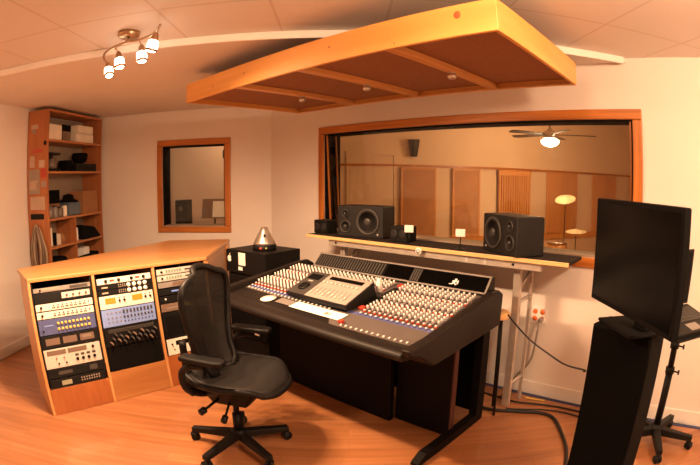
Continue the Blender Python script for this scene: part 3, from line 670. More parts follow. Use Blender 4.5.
# bay three
for zz, lab in ((.868, 'upper of two silver rack units with green buttons in the right bay'), (.818, 'lower of two silver rack units with green buttons in the right bay')):
    o, w, hh = unit(*B3, zz, zz+.046, SILV, lab, group='silver units with green buttons')
    for x in lin(-.12, .0, 6): plate(o, x-.008, x+.008, .013, .033, mat('green_grey_button', (.22, .30, .24), .5) if 'green_grey_button' not in bpy.data.materials else bpy.data.materials['green_grey_button'], 'button', .004)
    plate(o, .04, .17, .016, .028, DGREY, 'label_strip'); knob(o, -.165, hh/2, .009, BLK)
o, w, hh = unit(*B3, .768, .813, MGREY, 'dull grey rack unit with one yellow knob in the right bay'); knob(o, .13, .022, .013, YELL); plate(o, -.08, .06, .008, .036, BROWNF)
o, w, hh = unit(*B3, .712, .762, BLK, 'black rack unit with a thin blue display in the right bay'); plate(o, -.10, .08, .02, .03, BLUED, 'display')
o, w, hh = unit(*B3, .652, .708, BLK, 'plain black rack unit below the blue display in the right bay'); dots(o, [-.16], [.03], .006, WHITEP, 'lamp')
o, w, hh = unit(*B3, .585, .648, BROWNF, 'brown rack unit with a small lit yellow green display'); plate(o, -.02, .04, .022, .046, GREEND, 'display'); plate(o, -.16, -.06, .02, .03, MGREY)
o, w, hh = unit(*B3, .380, .580, BLK, 'tall black rack unit with a mesh front in the right bay'); plate(o, -.19, .19, .02, .17, BLKM, 'grille')
o, w, hh = unit(*B3, .246, .374, IVORY, 'ivory rack unit with a black slot at the foot of the right bay'); plate(o, -.13, .10, .072, .106, BLKG, 'slot'); knob(o, -.165, .085, .007, BLK); dots(o, [-.15, .11], [.04], .005, BLK)

# ------------------------------------------------------------------ mixing console on its stand
def zs(t): return .776+.1724*(t-1.88)
K0, K1 = -2.82, -1.20
con = thing('mixing_console', 'large mixing console on a black stand, rows of white, red and blue knobs', 'mixing console', loc=(-2.0, 2.15, 0))
def xprism(mb, prof, x0, x1): return mb.prism(prof, x0, x1, Matrix(((0, 0, 1, 0), (1, 0, 0, 0), (0, 1, 0, 0), (0, 0, 0, 1))))
mb = MB(); xprism(mb, [(1.745, .738), (1.85, .652), (2.60, .68), (2.60, .858), (2.47, zs(2.47)-.004), (1.76, zs(1.76)-.004)], K0, K1); mb.build('body', CONSE, con, bev=.004)
mb = MB(); xprism(mb, [(1.755, .772), (1.70, .776), (1.655, .768), (1.638, .745), (1.650, .722), (1.70, .712), (1.743, .722)], K0-.05, K1-.001); mb.build('armrest', CONSE, con, bev=.012, seg=3)
SL = Matrix.Translation((0, 1.88, .776)) @ Matrix.Rotation(math.atan(.1724), 4, 'X')       # lies on the sloped top: x along, y up the slope
def sy(t): return (t-1.88)/math.cos(math.atan(.1724))
mb = MB(SL); mb.prism([(K0+.012, sy(1.915)), (-1.93, sy(1.915)), (-1.80, sy(1.768)), (K1-.012, sy(1.768)), (K1-.012, sy(2.468)), (K0+.012, sy(2.468))], -.0035, 0); mb.build('control_panel', CONS, con)
for x0, x1 in ((K1, K1+.052), (K0-.052, K0)):
    mb = MB(); xprism(mb, [(1.632, .795), (1.640, .762), (1.72, .738), (1.845, .655), (2.60, .678), (2.618, .872), (2.56, .905), (2.46, .902), (1.80, .806)], x0, x1); mb.build('end_cheek', CONSE, con, bev=.010, seg=3)
# coloured strips printed under the front rows
mb = MB(); t0_, t1_ = 1.942, 1.972
mb._add([(K0+.03, t0_, zs(t0_)+.0004), (K1-.03, t0_, zs(t0_)+.0004), (K1-.03, t1_, zs(t1_)+.0004), (K0+.03, t1_, zs(t1_)+.0004), (K0+.03, t0_, zs(t0_)+.0012), (K1-.03, t0_, zs(t0_)+.0012), (K1-.03, t1_, zs(t1_)+.0012), (K0+.03, t1_, zs(t1_)+.0012)], [(3, 2, 1, 0), (4, 5, 6, 7), (0, 1, 5, 4), (1, 2, 6, 5), (2, 3, 7, 6), (3, 0, 4, 7)]); mb.build('blue_strip', BLUEP, con)
# knobs
LAV = mat('lavender_knob_skirt', (.20, .17, .175), .5)
ROWS = []; t_ = 1.958
for c in 'BRWWWWRWWWWRWWWW':
    ROWS.append((c, t_)); t_ += .034 if c == 'B' else .0285
    if c == 'W' and len(ROWS) in (6, 11): t_ += .012
SK = {'B': BLUEP, 'R': REDP, 'W': LAV}
pos = []
for c, t in ROWS:
    n = 42
    for k in range(n):
        x = K0+.045+(K1-K0-.085)*k/(n-1)
        if -1.805 < x < -1.735: continue
        if -2.36 < x < -1.775 and 1.93 < t < 2.20: continue       # under the desk controller
        pos.append((x, t, c))
pos.sort(key=lambda q: q[0]**2+q[1]**2)
def knob_mb(mb, M, a, b, c):
    mb.M = M; k = {'B': .45, 'R': .58, 'W': 1.05}[c]; mb.m = a; z = .012 if c == 'W' else .021*k
    mb.lathe([(.0105, .0012), (.0095, z-.002), (.007, z)], 12); mb.m = b; mb.lathe([(.0070, z+.0001), (.0062, .030*k), (.004, .0315*k)], 12)
proto = {}
tilt = Matrix.Rotation(math.atan(.1724), 4, 'X')
for x, t, c in pos[:100]:
    Mw = Matrix.Translation((x, t, zs(t))) @ tilt
    if c not in proto:
        mb = MB(); knob_mb(mb, WM[con.name], 0, 1, c); proto[c] = mb.build('knob', [SK[c], WHITEP], con); proto[c].matrix_local = WM[con.name].inverted() @ Mw
        if c != 'W': proto[c]['label'] = {'R': 'white knob with red skirt', 'B': 'white knob with blue skirt'}[c]
    else: link_copy(proto[c], con, WM[con.name].inverted() @ Mw)
mb = MB(); ci = {'B': 1, 'R': 2, 'W': 3}
for x, t, c in pos[100:]: knob_mb(mb, Matrix.Translation((x, t, zs(t))) @ tilt, ci[c], 0, c)
k = mb.build('knob_field', [WHITEP, BLUEP, REDP, LAV], con); k['kind'] = 'stuff'
# faders along the front
fp = None
for k in range(42):
    x = K0+.05+(K1-K0-.09)*k/41
    if -1.94 < x < -1.76: continue
    ty = 1.926 if x < -1.9 else 1.792
    Mw = Matrix.Translation((x, ty, zs(ty))) @ tilt
    if fp is None:
        mb = MB(WM[con.name]); mb.box(-.0045, .0045, -.007, .007, .001, .009); fp = mb.build('fader', WHITEP, con, bev=.002); fp.matrix_local = WM[con.name].inverted() @ Mw
    else: link_copy(fp, con, WM[con.name].inverted() @ Mw)
# master section
for t, m, lab in ((2.02, REDP, 'red button'), (2.40, REDP, 'red button')):
    mb = MB(Matrix.Translation((-1.770, t, zs(t))) @ tilt); mb.box(-.02, .02, -.018, .018, .001, .016); b = mb.build('master_button', m, con, bev=.003); b['label'] = lab
for t0_, t1_ in ((2.06, 2.20), (2.23, 2.36)):
    mb = MB(Matrix.Translation((-1.770, (t0_+t1_)/2, zs((t0_+t1_)/2))) @ tilt); mb.box(-.026, .026, -(t1_-t0_)/2, (t1_-t0_)/2, .0012, .010); mb.build('master_module', BLK, con, bev=.002)
mb = MB(Matrix.Translation((-1.745, 1.815, zs(1.815))) @ tilt); mb.box(-.017, .017, -.012, .012, .0008, .020); b = mb.build('master_button', REDP, con, bev=.003); b['label'] = 'bright red button at the front'
# meter bridge, leaning back
MT = Matrix.Translation((0, 2.475, .884)) @ Matrix.Rotation(-math.atan2(.09, .09)+0., 4, 'X') @ Matrix.Identity(4)
my0, mz0, my1, mz1 = 2.478, .884, 2.565, .978
ml = math.hypot(my1-my0, mz1-mz0); ma = math.atan2(mz1-mz0, my1-my0)
MT = Matrix.Translation((0, my0, mz0)) @ Matrix.Rotation(ma, 4, 'X')            # local x along, y up the face, z out of it
ME = -2.68, -1.205
mb = MB(); xprism(mb, [(my0, mz0), (my1, mz1), (2.60, .975), (2.61, .884)], *ME); bridge = mb.build('meter_bridge', CONSE, con, bev=.004)
mb = MB(MT); f = .011
mb.box(ME[0], ME[1], 0, f, .0005, .006); mb.box(ME[0], ME[1], ml-f, ml, .0005, .006); mb.box(ME[0], ME[0]+f, f, ml-f, .0005, .006); mb.box(ME[1]-f, ME[1], f, ml-f, .0005, .006)
mb.build('meter_frame', MGREY, bridge)
mb = MB(MT); mb.box(ME[0]+.012, -1.99, .012, ml-.012, .0005, .003); mb.build('meter_panel', BLKM, bridge)
mb = MB(MT)
for k in range(26): x = ME[0]+.025+k*.0252; mb.box(x, x+.013, .018, ml-.018, .0032, .0055)
mb.build('meter_slats', DGREY, bridge)
mb = MB(MT); mb.box(-1.989, -1.78, .012, ml-.012, .0005, .004); mb.build('meter_glass', BLKG, bridge)
mb = MB(MT); mb.box(-1.779, -1.70, .012, ml-.012, .0005, .003); mb.m = 1
for k in range(4): mb.box(-1.773+k*.0185, -1.762+k*.0185, .018, ml-.018, .0032, .0055)
mb.build('master_meters', [BLKM, DGREY], bridge)
mb = MB(MT); mb.box(-1.699, ME[1]-.012, .012, ml-.012, .0005, .004); mb.build('meter_glass', BLKG, bridge)
ex, ey = 0, 0; mb = MB(MT @ Matrix.Translation((-1.440, .056, 0)) @ Matrix.Diagonal((.72, .72, 1, 1)))                                               # white running-figure mark and its line of lettering
mb.prism([(ex+.012*math.cos(2*PI*k/12)+.004, ey+.022+.010*math.sin(2*PI*k/12)) for k in range(12)], .0045, .0055)
mb.prism([(ex-.020, ey+.012), (ex+.016, ey+.014), (ex+.022, ey-.002), (ex+.010, ey+.002), (ex+.006, ey-.012), (ex+.026, ey-.028), (ex+.014, ey-.032), (ex-.006, ey-.018), (ex-.022, ey-.030), (ex-.032, ey-.024), (ex-.014, ey-.006), (ex-.030, ey+.002)], .0045, .0055)
mb.box(ex+.024, ex+.034, ey-.02, ey+.016, .0045, .0055)
for k in range(4): mb.box(ex-.050+k*.006, ex-.046+k*.006, ey-.030, ey-.022, .0045, .0055)
mb.build('emblem', PAPER, bridge)
# stand
mb = MB(); mb.box(-2.78, -1.682, 2.195, 2.235, .003, .651); mb.build('front_panel', CONSS, con, bev=.003)
mb = MB(); mb.box(-1.68, -1.266, 2.255, 2.285, .003, .655); mb.build('front_panel', CONSS, con, bev=.003)
RED_E = mat('dark_red_edge', (.085, .028, .022), .5)
mb = MB(); mb.box(-1.265, -1.255, 2.250, 2.290, .062, .655); mb.build('panel_edge', RED_E, con)
for x0 in (-1.266, -2.86):
    mb = MB(); xprism(mb, [(1.86, .003), (2.60, .003), (2.60, .062), (1.935, .062), (1.86, .022)], x0+.0005, x0+.055); lg = mb.build('stand_leg', CONSS, con, bev=.003)
    mb = MB(); mb.box(x0+.0005, x0+.055, 2.505, 2.60, .063, .679); mb.build('leg_post', CONSS, lg, bev=.003)
mb = MB(); mb.box(-2.80, -1.268, 2.56, 2.598, .06, .66); mb.build('rear_panel', CONSS, con)
# fader controller standing on the console
fy0, fz0, fy1, fz1 = 1.915, .832, 2.165, .93; fa = math.atan2(fz1-fz0, fy1-fy0); fl = math.hypot(fy1-fy0, fz1-fz0)
dw = thing('fader_controller', 'grey desktop fader controller with dark jog wheel panel standing on the console', 'fader controller', loc=(-2.075, 2.04, .83))
mb = MB(); xprism(mb, [(fy0, fz0), (fy1, fz1), (fy1, fz1-.015), (2.19, zs(2.19)+.004), (2.16, zs(2.16)+.003), (fy0+.01, zs(fy0)+.019), (fy0, fz0-.02)], -2.335, -1.80); mb.build('case', BLK, dw, bev=.003)
DT = Matrix.Translation((0, fy0, fz0)) @ Matrix.Rotation(fa, 4, 'X')
mb = MB(DT); mb.box(-2.165, -1.808, .004, fl-.004, .0005, .006); pan = mb.build('fader_panel', DAWG, dw, bev=.002)
mb = MB(DT); mb.box(-2.33, -2.168, .004, fl-.004, .0005, .005); jp = mb.build('transport_panel', DGREY, dw, bev=.002)
mb = MB(DT @ Matrix.Translation((-2.25, .088, .0052))); mb.lathe([(.042, 0), (.040, .008), (.030, .010), (.012, .008)], 28); mb.build('jog_wheel', BLK, jp)
mb = MB(DT); mb.box(-2.31, -2.20, .175, .235, .0052, .007); mb.build('display', BLKM, jp)
mb = MB(DT); mb.box(-2.275, -2.235, .150, .160, .0052, .006); mb.build('button_row', SILV, jp)
mb = MB(DT); mb.box(-2.13, -1.85, .205, .240, .0062, .008); mb.build('display', BLKG, pan)
for k in range(9):
    x = -2.135+k*.035
    mb = MB(DT); mb.box(x-.0015, x+.0015, .03, .115, .0062, .0066); mb.build('fader_slot', BLK, pan)
    y = .04+.012*((k*5) % 3)
    mb = MB(DT); mb.box(x-.006, x+.006, y-.010, y+.010, .0067, .016); mb.build('fader_cap', SILV, pan, bev=.002)
    mb = MB(DT @ Matrix.Translation((x, .165, .0062))); mb.lathe([(.008, 0), (.007, .010)], 12); mb.build('rotary_knob', SILV, pan)
# things lying on the console
def flat(name, x0, x1, t0_, t1_, m, lab, cat, up=.0005, th=.0015):
    M = Matrix.Translation(((x0+x1)/2, (t0_+t1_)/2, zs((t0_+t1_)/2)+up)) @ tilt; o = thing(name, lab, cat, M=M)
    return o
M = Matrix.Translation((-1.995, 1.868, zs(1.868)+.004)) @ tilt
mb = MB(); mb.box(-.215, .215, -.043, .043, 0, .0015); mb.m = 1; mb.box(.07, .10, -.02, .012, .0016, .002); mb.box(.11, .12, -.02, .012, .0016, .002)
o = mb.build('paper_sheet', [PAPER, TAN]); o.matrix_world = M; WM[o.name] = M; tag(o, 'long white paper strip lying along the front of the console', 'paper')
M = Matrix.Translation((-2.29, 1.868, zs(1.868)+.003)) @ tilt
mb = MB(); mb.box(-.072, .072, -.033, .033, 0, .002); o = mb.build('cardboard_strip', MGREY); o.matrix_world = M; WM[o.name] = M; tag(o, 'grey brown card lying left of the white paper on the console', 'card')
M = Matrix.Translation((-2.45, 1.852, zs(1.852)+.003)) @ tilt
mb = MB(); mb.lathe([(.012, 0), (.055, .0002), (.056, .0016), (.012, .0018)], 28); o = mb.build('white_disc', PAPER); o.matrix_world = M; WM[o.name] = M; tag(o, 'round white disc lying near the left front of the console', 'disc')
M = Matrix.Translation((-1.80, 2.215, zs(2.215)+.034)) @ tilt
mb = MB(); mb.lathe([(.022, .0), (.020, .05), (.004, .09)], 12); o = mb.build('white_cone', WHITEP); o.matrix_world = M; WM[o.name] = M; tag(o, 'small white pointed cap on the console beside the fader controller', 'cap')

# ------------------------------------------------------------------ computer on black rack gear, silver cone
M = Matrix.Translation((-3.025, 2.255, 0)) @ Matrix.Rotation(R(6), 4, 'Z')
o = thing('gear_cabinet', 'black equipment cabinet under the computer between rack desk and console', 'cabinet', M=M)
mb = FR(o); mb.box(-.49, 0, .02, .40, .002, .760); mb.build('case', BLK, o, bev=.003)
for z0, z1, m in ((.655, .745, BLK), (.56, .65, BLKG), (.44, .555, BLK), (.20, .435, BLKM)):
    mb = FR(o); mb.box(-.47, -.005, .004, .019, z0, z1); f = mb.build('faceplate', m, o, bev=.002)
    mb = FR(o); mb.box(-.16, -.10, .001, .0035, z0+.045, z0+.06); mb.build('label_strip', STK, f)
mb = FR(o); mb.box(-.06, -.035, .0, .0035, .68, .735); mb.build('switch', YELL, f); 
pc = thing('desktop_computer', 'black desktop computer lying flat with white apple mark and white label', 'computer', M=M @ Matrix.Translation((0, 0, .762)))
mb = FR(pc); mb.box(-.498, .010, .006, .42, .0, .198); mb.build('case', BLK, pc, bev=.006)
mb = FR(pc); mb.box(-.494, .006, .0, .0055, .004, .194); fr = mb.build('front_plate', DGREY if False else BLK, pc, bev=.002)
mb = MB(WM[pc.name] @ Matrix.Translation((-.448, -.0006, .120)) @ Matrix.Rotation(PI/2, 4, 'X'))
ap = []
for k in range(40):
    a = 2*PI*k/40; x, y = .026*math.cos(a), .029*math.sin(a)
    if abs(math.cos(a)) < .28 and y > 0: y -= .006*(1-abs(math.cos(a))/.28)
    if abs(math.cos(a)) < .22 and y < 0: y += .004*(1-abs(math.cos(a))/.22)
    dx, dy = x-.032, y-.004
    if math.hypot(dx, dy) < .014: x = .032-.014*math.cos(math.asin(max(-1, min(1, dy/.014))))
    ap.append((x, y))
mb.prism(ap, 0, .001); mb.prism([(.000, .031), (.004, .043), (.013, .049), (.011, .037)], 0, .001); mb.build('apple_mark', PAPER, fr)
mb = FR(pc); mb.box(-.325, -.235, -.0012, -.0002, .075, .182); mb.build('paper_label', PAPER, fr)
mb = FR(pc); mb.box(-.33, -.275, -.0012, -.0002, .030, .060); mb.build('paper_label', PAPER, fr)
o = thing('cone_device', 'silver cone shaped device with black base standing on the black computer', 'vaporizer', loc=(-3.24, 2.425, .9615))
mb = FR(o); mb.lathe([(.100, 0), (.104, .006), (.102, .040), (.096, .044)], 32); b = mb.build('base', BLK, o)
mb = FR(o); mb.lathe([(.098, .0445), (.092, .065), (.066, .112), (.040, .160), (.029, .186), (.020, .193)], 32); bd = mb.build('cone_body', mat('satin_aluminium', (.66, .60, .54), .32, .85), o)
d = Vector((3.24, -2.425, 0)).normalized(); e = Vector((-d.y, d.x, 0)); B = Vector((-3.24, 2.425, .9615))
for k, m in ((-.035, emis('lit_red_lamp', (.8, .06, .02), .8)), (.012, GREEND)):
    mb = MB(); p = B+d*.098+e*k+Vector((0, 0, .021)); mb.cyl(p, p+d*.006, .008); mb.build('lamp', m, b)
mb = MB(); p = B+d*.056+Vector((0, 0, .120)); mb.cyl(p, p+d*.014+Vector((0, 0, .006)), .011); mb.build('dial', BLK, bd)

# ------------------------------------------------------------------ speaker bridge behind the console
br = thing('speaker_bridge', 'narrow black topped shelf with plywood edge on an aluminium frame under the window', 'shelf', loc=(-1.9, 2.9, 0))
BF, BB, BX0, BX1 = 2.735, 3.06, -3.05, -.775
mb = MB(); mb.box(BX0, BX1, BF+.016, BB, 1.062, 1.083); mb.build('shelf_top', BRIDGE, br, bev=.002)
mb = MB(); mb.box(BX0, BX1, BF, BF+.015, 1.058, 1.083); mb.build('front_edge', EDGEW, br, bev=.002)
for y0 in (2.765, 3.00):
    mb = MB(); mb.box(-2.80, -.965, y0, y0+.045, 1.006, 1.0615); mb.build('beam', ALU, br, bev=.003)
for x0, xr in ((-1.182, -1.128), (-2.74, -2.69)):
    mb = MB(); mb.box(x0, x0+.05, 2.8405, 2.885, .003, 1.0055); mb.build('leg', ALU, br, bev=.003)
    mb = MB(); mb.box(xr, xr+.024, 3.0005, 3.028, .003, 1.0055); mb.build('leg', ALU, br, bev=.003)
    for z in (.17, .76):
        mb = MB(); mb.cyl((x0+.03, 2.886, z), (xr+.012, 2.9995, z+.03), .012); mb.build('cross_bar', ALU, br)
    mb = MB(); mb.cyl((x0+.03, 2.886, .84), (xr+.012, 2.9995, .98), .009); mb.build('gusset', ALU, br)
    for z in (1.033,): mb = MB(); mb.cyl((x0+.025, 2.7648, z), (x0+.025, 2.759, z), .009, n=6); mb.build('bolt', BLK, br)
mb = MB(); mb.cyl((-1.872, 2.7345, 1.052), (-1.872, 2.7285, 1.052), .026, n=24); mb.m = 1; mb.cyl((-1.872, 2.7284, 1.052), (-1.872, 2.7275, 1.052), .016, n=24); mb.m = 0
mb.cyl((-1.872, 2.7274, 1.052), (-1.872, 2.727, 1.052), .009, n=20); mb.build('round_badge', [WHITEP, STKG], br)
for x in (-1.50, -1.36): mb = MB(); mb.box(x-.01, x+.01, 2.762, 2.7645, 1.012, 1.05); mb.build('beam_clip', SILV, br)
ZB = 1.0845
def big_speaker(name, lab, loc, rz, flip, w=.43, hh=.255, d=.25):
    o = thing(name, lab, 'speaker', loc=loc, rz=rz, group='studio monitors on the bridge')
    mb = FR(o); mb.box(-w/2, w/2, -d/2, d/2, 0, hh); cab = mb.build('cabinet', mat('speaker_black_finish', (.013, .012, .0115), .5, spec=.3) if 'speaker_black_finish' not in bpy.data.materials else bpy.data.materials['speaker_black_finish'], o, bev=.008)
    def driver(nm, x, z, r, dome):
        M = WM[o.name] @ Matrix.Translation((x*flip, -d/2-.0005, z)) @ Matrix.Rotation(PI/2, 4, 'X')
        mb = MB(M); mb.lathe([(r*1.12, 0), (r*1.10, .008), (r*1.0, .010), (r*.96, .007)], 32); ring = mb.build(nm, DGREY, o)
        mb = MB(M); mb.lathe([(r*.95, .0072), (r*.90, .011), (r*.82, .006), (r*.40, .0012)], 32); mb.build('cone', CONE, ring)
        mb = MB(M); mb.lathe([(r*.36, .0014), (r*.30, .012), (r*.12, .018 if dome else .014)], 24); mb.build('dust_cap', mat('dust_cap_sheen', (.05, .045, .043), .3) if 'dust_cap_sheen' not in bpy.data.materials else bpy.data.materials['dust_cap_sheen'], ring)
    driver('woofer', .075, .130, .095, False); driver('midrange_driver', -.135, .085, .046, True); driver('tweeter', -.135, .190, .030, True)
    mb = MB(WM[o.name] @ Matrix.Translation((.165*flip, -d/2-.0005, .03)) @ Matrix.Rotation(PI/2, 4, 'X')); mb.lathe([(.008, 0), (.006, .003)], 14); mb.build('badge', SILV, o)
    return o
big_speaker('studio_monitor', 'black three-way studio monitor on its side at the left of the bridge', (-2.545, 2.946, ZB), R(10), 1, w=.43, d=.2)
big_speaker('studio_monitor', 'black three-way studio monitor at the right of the bridge, angled towards the console', (-1.232, 2.915, ZB), R(-33), -1, w=.42, hh=.25, d=.22)
for x, w, hh, lab in ((-3.0, .16, .115, 'small black speaker box left of the left studio monitor'), (-2.155, .16, .115, 'small black speaker box between left studio monitor and first white tag')):
    o = thing('small_speaker', lab, 'speaker', loc=(x+.02, 2.90, ZB), group='small black speaker boxes on the bridge')
    mb = FR(o); mb.box(-w/2, w/2, -.06, .07, 0, hh); mb.build('cabinet', BLK, o, bev=.005)
    for dx in (-.04, .04): mb = MB(WM[o.name] @ Matrix.Translation((dx, -.0605, hh/2)) @ Matrix.Rotation(PI/2, 4, 'X')); mb.lathe([(.035, 0), (.033, .004), (.02, .002), (.006, .004)], 20); mb.build('driver', CONE, o)
for x, y, lab in ((-2.005, 2.80, 'small white square tag on a black wire stand next to the left speakers'), (-1.585, 2.82, 'small white square tag on a black wire stand midway along the bridge')):
    o = thing('tag_stand', lab, 'tag', loc=(x, y, ZB), rz=R(25), group='white tags on the bridge')
    mb = FR(o); mb.lathe([(.032, 0), (.032, .004), (.012, .006)], 18); mb.build('base', BLK, o)
    mb = FR(o); mb.cyl((0, 0, .006), (0, 0, .085), .004); mb.build('stem', BLK, o)
    mb = FR(o); mb.box(-.033, .033, -.008, .004, .0852, .138); mb.build('tag_face', PAPER, o, bev=.003)
mb = MB(); mb.box(-.022, .022, -.02, .02, 0, .055); o = mb.build('yellow_box', YELL); o.location = (-2.24, 3.03, 1.0845); tag(o, 'little yellow box standing behind the small black speaker on the bridge', 'box')

# ------------------------------------------------------------------ office chair
CHA = R(28)
CHX = Matrix.Translation((-2.10, 1.31, 0)) @ Matrix.Rotation(CHA, 4, 'Z')
ch = thing('office_chair', 'black mesh office chair on a five-star base facing the console', 'chair', M=CHX)
mb = FR(ch); mb.lathe([(.045, .075), (.05, .09), (.045, .125), (.034, .135)], 20); mb.build('base_hub', PLAS, ch)
for k in range(5):
    a = R(-146+72*k)-CHA; MM = CHX @ Matrix.Rotation(a, 4, 'Z')
    mb = MB(MM); mb.hull8([(.03, -.028, .075), (.31, -.022, .062), (.31, .022, .062), (.03, .028, .075)], [(.03, -.026, .125), (.31, -.019, .094), (.31, .019, .094), (.03, .026, .125)]); lg = mb.build('base_leg', PLAS, ch, bev=.006)
    MC = MM @ Matrix.Translation((.298, 0, 0)) @ Matrix.Rotation(R(35+50*k), 4, 'Z')
    mb = MB(MC); mb.cyl((0, -.022, .029), (0, -.006, .029), .0285, n=18); mb.cyl((0, .006, .029), (0, .022, .029), .0285, n=18); mb.cyl((0, -.006, .029), (0, .006, .029), .008, n=10); mb.cyl((0, 0, .038), (0, 0, .0615), .009, n=10); mb.build('caster', BLK, lg)
mb = FR(ch); mb.cyl((0, 0, .13), (0, 0, .24), .027); mb.cyl((0, 0, .24), (0, 0, .335), .018); mb.build('gas_column', BLK, ch)
mb = FR(ch); mb.hull8([(-.11, -.075, .315), (.10, -.065, .315), (.10, .065, .315), (-.11, .075, .315)], [(-.18, -.125, .44), (.20, -.10, .455), (.20, .10, .455), (-.18, .125, .44)]); mb.build('tilt_mechanism', PLAS, ch, bev=.02, seg=3)
mb = FR(ch); mb.hull8([(-.22, -.11, .385), (-.12, -.13, .385), (-.12, .13, .385), (-.22, .11, .385)], [(-.235, -.055, .70), (-.205, -.055, .70), (-.205, .055, .70), (-.235, .055, .70)]); mb.build('back_spine', PLAS, ch, bev=.012)
mb = FR(ch); mb.cyl((-.06, -.07, .36), (-.09, -.19, .335), .008); mb.cyl((-.09, -.19, .335), (-.10, -.225, .328), .020); mb.build('tension_knob', PLAS, ch)
mb = FR(ch); mb.cyl((.0, -.06, .35), (.02, -.16, .30), .007); mb.cyl((.02, -.16, .30), (.025, -.195, .283), .018); mb.build('height_knob', PLAS, ch)
def seat_pt(u, v):
    """u back to front 0..1, v -1..1 across"""
    x = -.195+.51*u; wd = .215+.045*math.sin(PI*min(1, u*.9+.12)); ex = 1-max(0, (u-.72)/.28)**2.2*.24
    y = v*wd*ex; x2 = x-.055*abs(v)**3*max(0, (u-.6)/.4)+.035*abs(v)**3*max(0, (.3-u)/.3)
    z = .520+.012*abs(v)**2-.012*math.sin(PI*min(1, u*1.1))-.055*max(0, (u-.70)/.30)**2+.02*max(0, (.2-u)/.2)
    return (x2, y, z)
mb = FR(ch); mb.sheet([[seat_pt(i/16, -1+2*j/14) for j in range(15)] for i in range(17)]); st = mb.build('seat', MESHS, ch, solid=.006)
rim = [seat_pt(i/16, -1) for i in range(17)]+[seat_pt(1, -1+2*j/14) for j in range(1, 15)]+[seat_pt(i/16, 1) for i in range(15, -1, -1)]+[seat_pt(0, 1-2*j/14) for j in range(1, 14)]
mb = FR(ch); mb.tube([Vector(p)+Vector((0, 0, -.010)) for p in rim], .017, 8, closed=True); mb.build('seat_frame', PLAS, ch)
for s in (-1, 1):
    mb = FR(ch); mb.tube([(-.12, s*.09, .395), (-.06, s*.16, .42), (.03, s*.20, .475), (.10, s*.215, .50)], .016, 8, sub=4); mb.build('seat_bracket', PLAS, ch)
def back_pt(u, v):
    """u bottom to top, v across"""
    z = .515+.575*u
    wd = [(0, .09), (.035, .135), (.10, .152), (.3, .180), (.5, .215), (.7, .238), (.82, .236), (.91, .215), (.97, .165), (1., .105)]
    for (a, p), (b, q) in zip(wd, wd[1:]):
        if u <= b+1e-6: w_ = p+(q-p)*((u-a)/(b-a)); break
    z2 = z-.03*abs(v)**3*max(0, (u-.8)/.2)
    x = -.135-.05*u-.045*math.sin(PI*(u-.1))*.5+.055*abs(v)**2+(.03*max(0, .2-u)/.2)
    return (x, v*w_, z2)
mb = FR(ch); mb.sheet([[back_pt(i/30, -1+2*j/12) for j in range(13)] for i in range(31)]); bk = mb.build('backrest', MESHB, ch, solid=.004)
rim = [back_pt(i/30, -1) for i in range(31)]+[back_pt(1, -1+2*j/12) for j in range(1, 13)]+[back_pt(i/30, 1) for i in range(29, -1, -1)]+[back_pt(0, 1-2*j/12) for j in range(1, 12)]
mb = FR(ch); mb.tube(rim, .019, 8, closed=True); mb.build('back_frame', PLAS, ch)
lg_ = [[Vector(back_pt(.14+.22*i/5, -1+2*j/8))+Vector((-.028, 0, 0)) for j in range(9)] for i in range(6)]
mb = FR(ch); mb.sheet(lg_); mb.build('lumbar_pad', PLAS, ch, solid=.014)
for s in (-1, 1):
    mb = FR(ch); mb.tube([(-.13, s*.085, .385), (-.165, s*.15, .41), (-.185, s*.175, .48), (-.19, s*.18, .60), (-.19, s*.19, .72)], .022, 8, sub=4); mb.build('back_support', PLAS, ch)
    mb = FR(ch); mb.tube([(-.13, s*.22, .44), (-.145, s*.275, .50), (-.14, s*.292, .59), (-.08, s*.292, .632), (.0, s*.285, .642)], .019, 8, sub=4); arm = mb.build('armrest_support', PLAS, ch)
    mb = FR(ch); mb.prism([(-.14, s*.285-.035), (-.07, s*.285-.042), (.08, s*.285-.042), (.12, s*.285-.025), (.12, s*.285+.025), (.08, s*.285+.042), (-.07, s*.285+.042), (-.14, s*.285+.035)], .6605, .690); mb.build('arm_pad', FABB if False else BLK, ch, bev=.012, seg=3)

# ------------------------------------------------------------------ monitor on the black pedestal
pw = Vector((-.402, 1.875, 0)); pd = Vector((.97, -.27, 0)).normalized(); pn = Vector((-pd.y, pd.x, 0)); pa = math.atan2(pd.y, pd.x)
PM = Matrix.Translation(pw) @ Matrix.Rotation(pa, 4, 'Z')
o = thing('pedestal_cabinet', 'tall black tower cabinet carrying the monitor at the right', 'cabinet', M=PM)
mb = FR(o); mb.box(0, .285, .012, .17, .012, .995); mb.build('case', BLKM, o, bev=.006)
mb = FR(o); mb.box(.006, .279, .001, .011, .03, .985); mb.build('cloth_front', FABB, o, bev=.004)
mb = FR(o); mb.box(.02, .265, .03, .15, .001, .0115); mb.build('plinth', BLK, o)
ML_, MR_ = Vector((-.455, 2.03, 0)), Vector((-.04, 1.548, 0)); md = (MR_-ML_).normalized(); mang = math.atan2(md.y, md.x); mw = (MR_-ML_).length
SM = Matrix.Translation(ML_+Vector((0, 0, 1.066))) @ Matrix.Rotation(mang, 4, 'Z') @ Matrix.Rotation(0, 4, 'X')
mo = thing('computer_monitor', 'large black flat monitor seen at an angle on top of the black cabinet', 'monitor', M=Matrix.Translation((-.19, 1.87, .996)))
mb = MB(SM); mb.box(0, mw, 0, .035, 0, .43); cs = mb.build('case', BLKM, mo, bev=.006)
mb = MB(SM); mb.box(.018, mw-.018, -.0012, -.0002, .022, .412); mb.build('screen', BLKG, mo)
mb = MB(SM); mb.box(.12, mw-.12, .0355, .07, .08, .36); mb.build('rear_housing', BLK, mo, bev=.015)
NC = ML_+md*(mw*.5)+Vector((-md.y, md.x, 0))*.085
